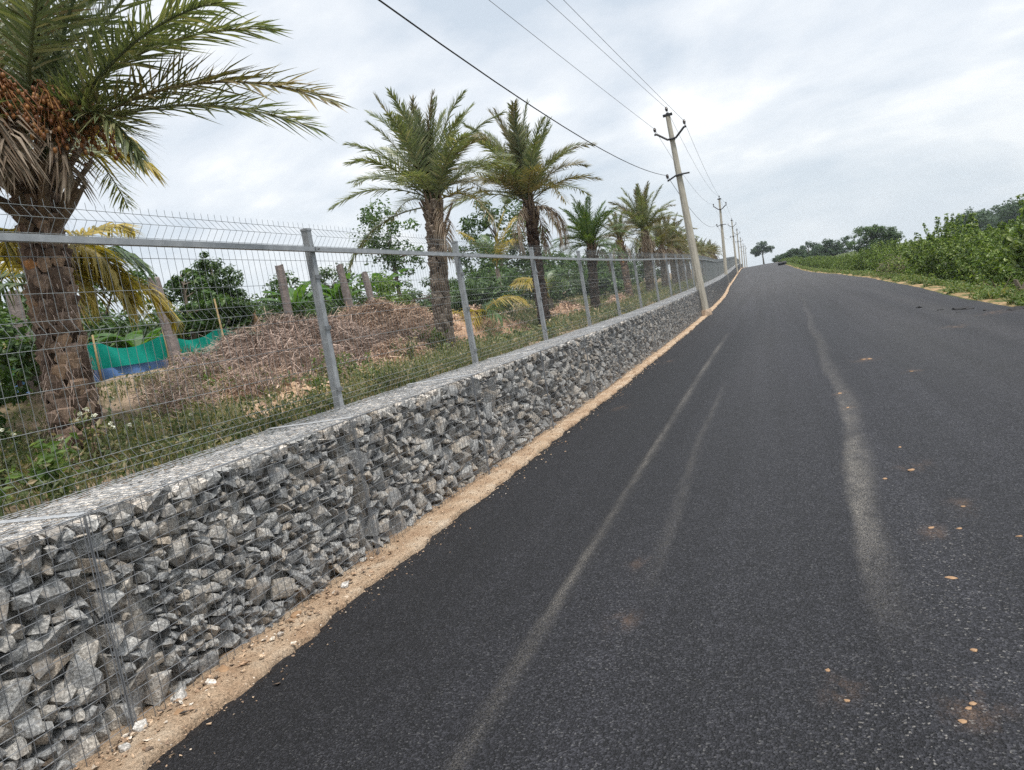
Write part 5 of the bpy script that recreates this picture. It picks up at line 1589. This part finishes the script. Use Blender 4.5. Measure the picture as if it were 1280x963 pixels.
# pale thin air low over the horizon
hz = m_('SUBTRACT', 1.0, m_('MULTIPLY', sp.outputs['Z'], 5.0), True)
mxh = nd.new('ShaderNodeMix'); mxh.data_type = 'RGBA'; lk.new(m_('MULTIPLY', hz, .75), mxh.inputs[0]); lk.new(rp.outputs[0], mxh.inputs[6]); mxh.inputs[7].default_value = (6.3, 6.85, 7.3, 1)
mx = nd.new('ShaderNodeMix'); mx.data_type = 'RGBA'; mx.inputs[0].default_value = .90
lk.new(sky.outputs[0], mx.inputs[6]); lk.new(mxh.outputs[2], mx.inputs[7])
# an overcast sky is brightest overhead
zn = nd.new('ShaderNodeMapRange'); zn.interpolation_type = 'SMOOTHSTEP'
for nm_, v_ in (('From Min', .5), ('From Max', .95), ('To Min', .86), ('To Max', 1.9)): zn.inputs[nm_].default_value = v_
lk.new(sp.outputs['Z'], zn.inputs['Value'])
vm = nd.new('ShaderNodeVectorMath'); vm.operation = 'SCALE'
lk.new(mx.outputs[2], vm.inputs[0]); lk.new(zn.outputs[0], vm.inputs['Scale'])
lk.new(vm.outputs[0], bg.inputs[0]); bg.inputs[1].default_value = 0.1

sd = bpy.data.lights.new('sun', 'SUN'); sd.energy = 2.9; sd.angle = R(10); sd.color = (1, .95, .88)
so = bpy.data.objects.new('sun', sd); C.objects.link(so)
a, e_ = R(SUN_AZ), R(SUN_EL)
dirv = Vector((math.sin(a) * math.cos(e_), math.cos(a) * math.cos(e_), math.sin(e_)))
so.rotation_euler = dirv.to_track_quat('Z', 'Y').to_euler(); so.location = (0, 0, 50)

cd = bpy.data.cameras.new('camera'); cam = bpy.data.objects.new('camera', cd); C.objects.link(cam)
cd.sensor_width = 36; cd.lens = 950 / 1280 * 36; cd.clip_start = .05; cd.clip_end = 6000
f_, rho = 950., R(10)
Yc = np.array([960 - 640, 481.5 - 335, f_]); Yc /= np.linalg.norm(Yc)
Zc = np.array([-math.sin(rho), math.cos(rho), 0]); Zc[2] = -(Zc[0] * Yc[0] + Zc[1] * Yc[1]) / Yc[2]; Zc /= np.linalg.norm(Zc)
Xc = np.cross(Yc, Zc); Xc *= np.sign(Xc[0])
Mw = np.array([Xc, Yc, Zc])
rot = Matrix(((Mw[0, 0], Mw[0, 1], -Mw[0, 2]), (Mw[1, 0], Mw[1, 1], -Mw[1, 2]), (Mw[2, 0], Mw[2, 1], -Mw[2, 2])))
cam.matrix_world = Matrix.Translation((0, 0, 1.6)) @ rot.to_4x4()
sc.camera = cam
sc.view_settings.view_transform = 'Standard'; sc.view_settings.look = 'None'; sc.view_settings.gamma = 1; sc.view_settings.exposure = 0.55
sc.view_settings.use_curve_mapping = False
sc.render.engine = 'CYCLES'
sc.cycles.max_bounces = 6; sc.cycles.transparent_max_bounces = 8; sc.cycles.use_denoising = False; sc.cycles.denoiser = 'OPENIMAGEDENOISE'; sc.cycles.denoising_prefilter = 'ACCURATE'
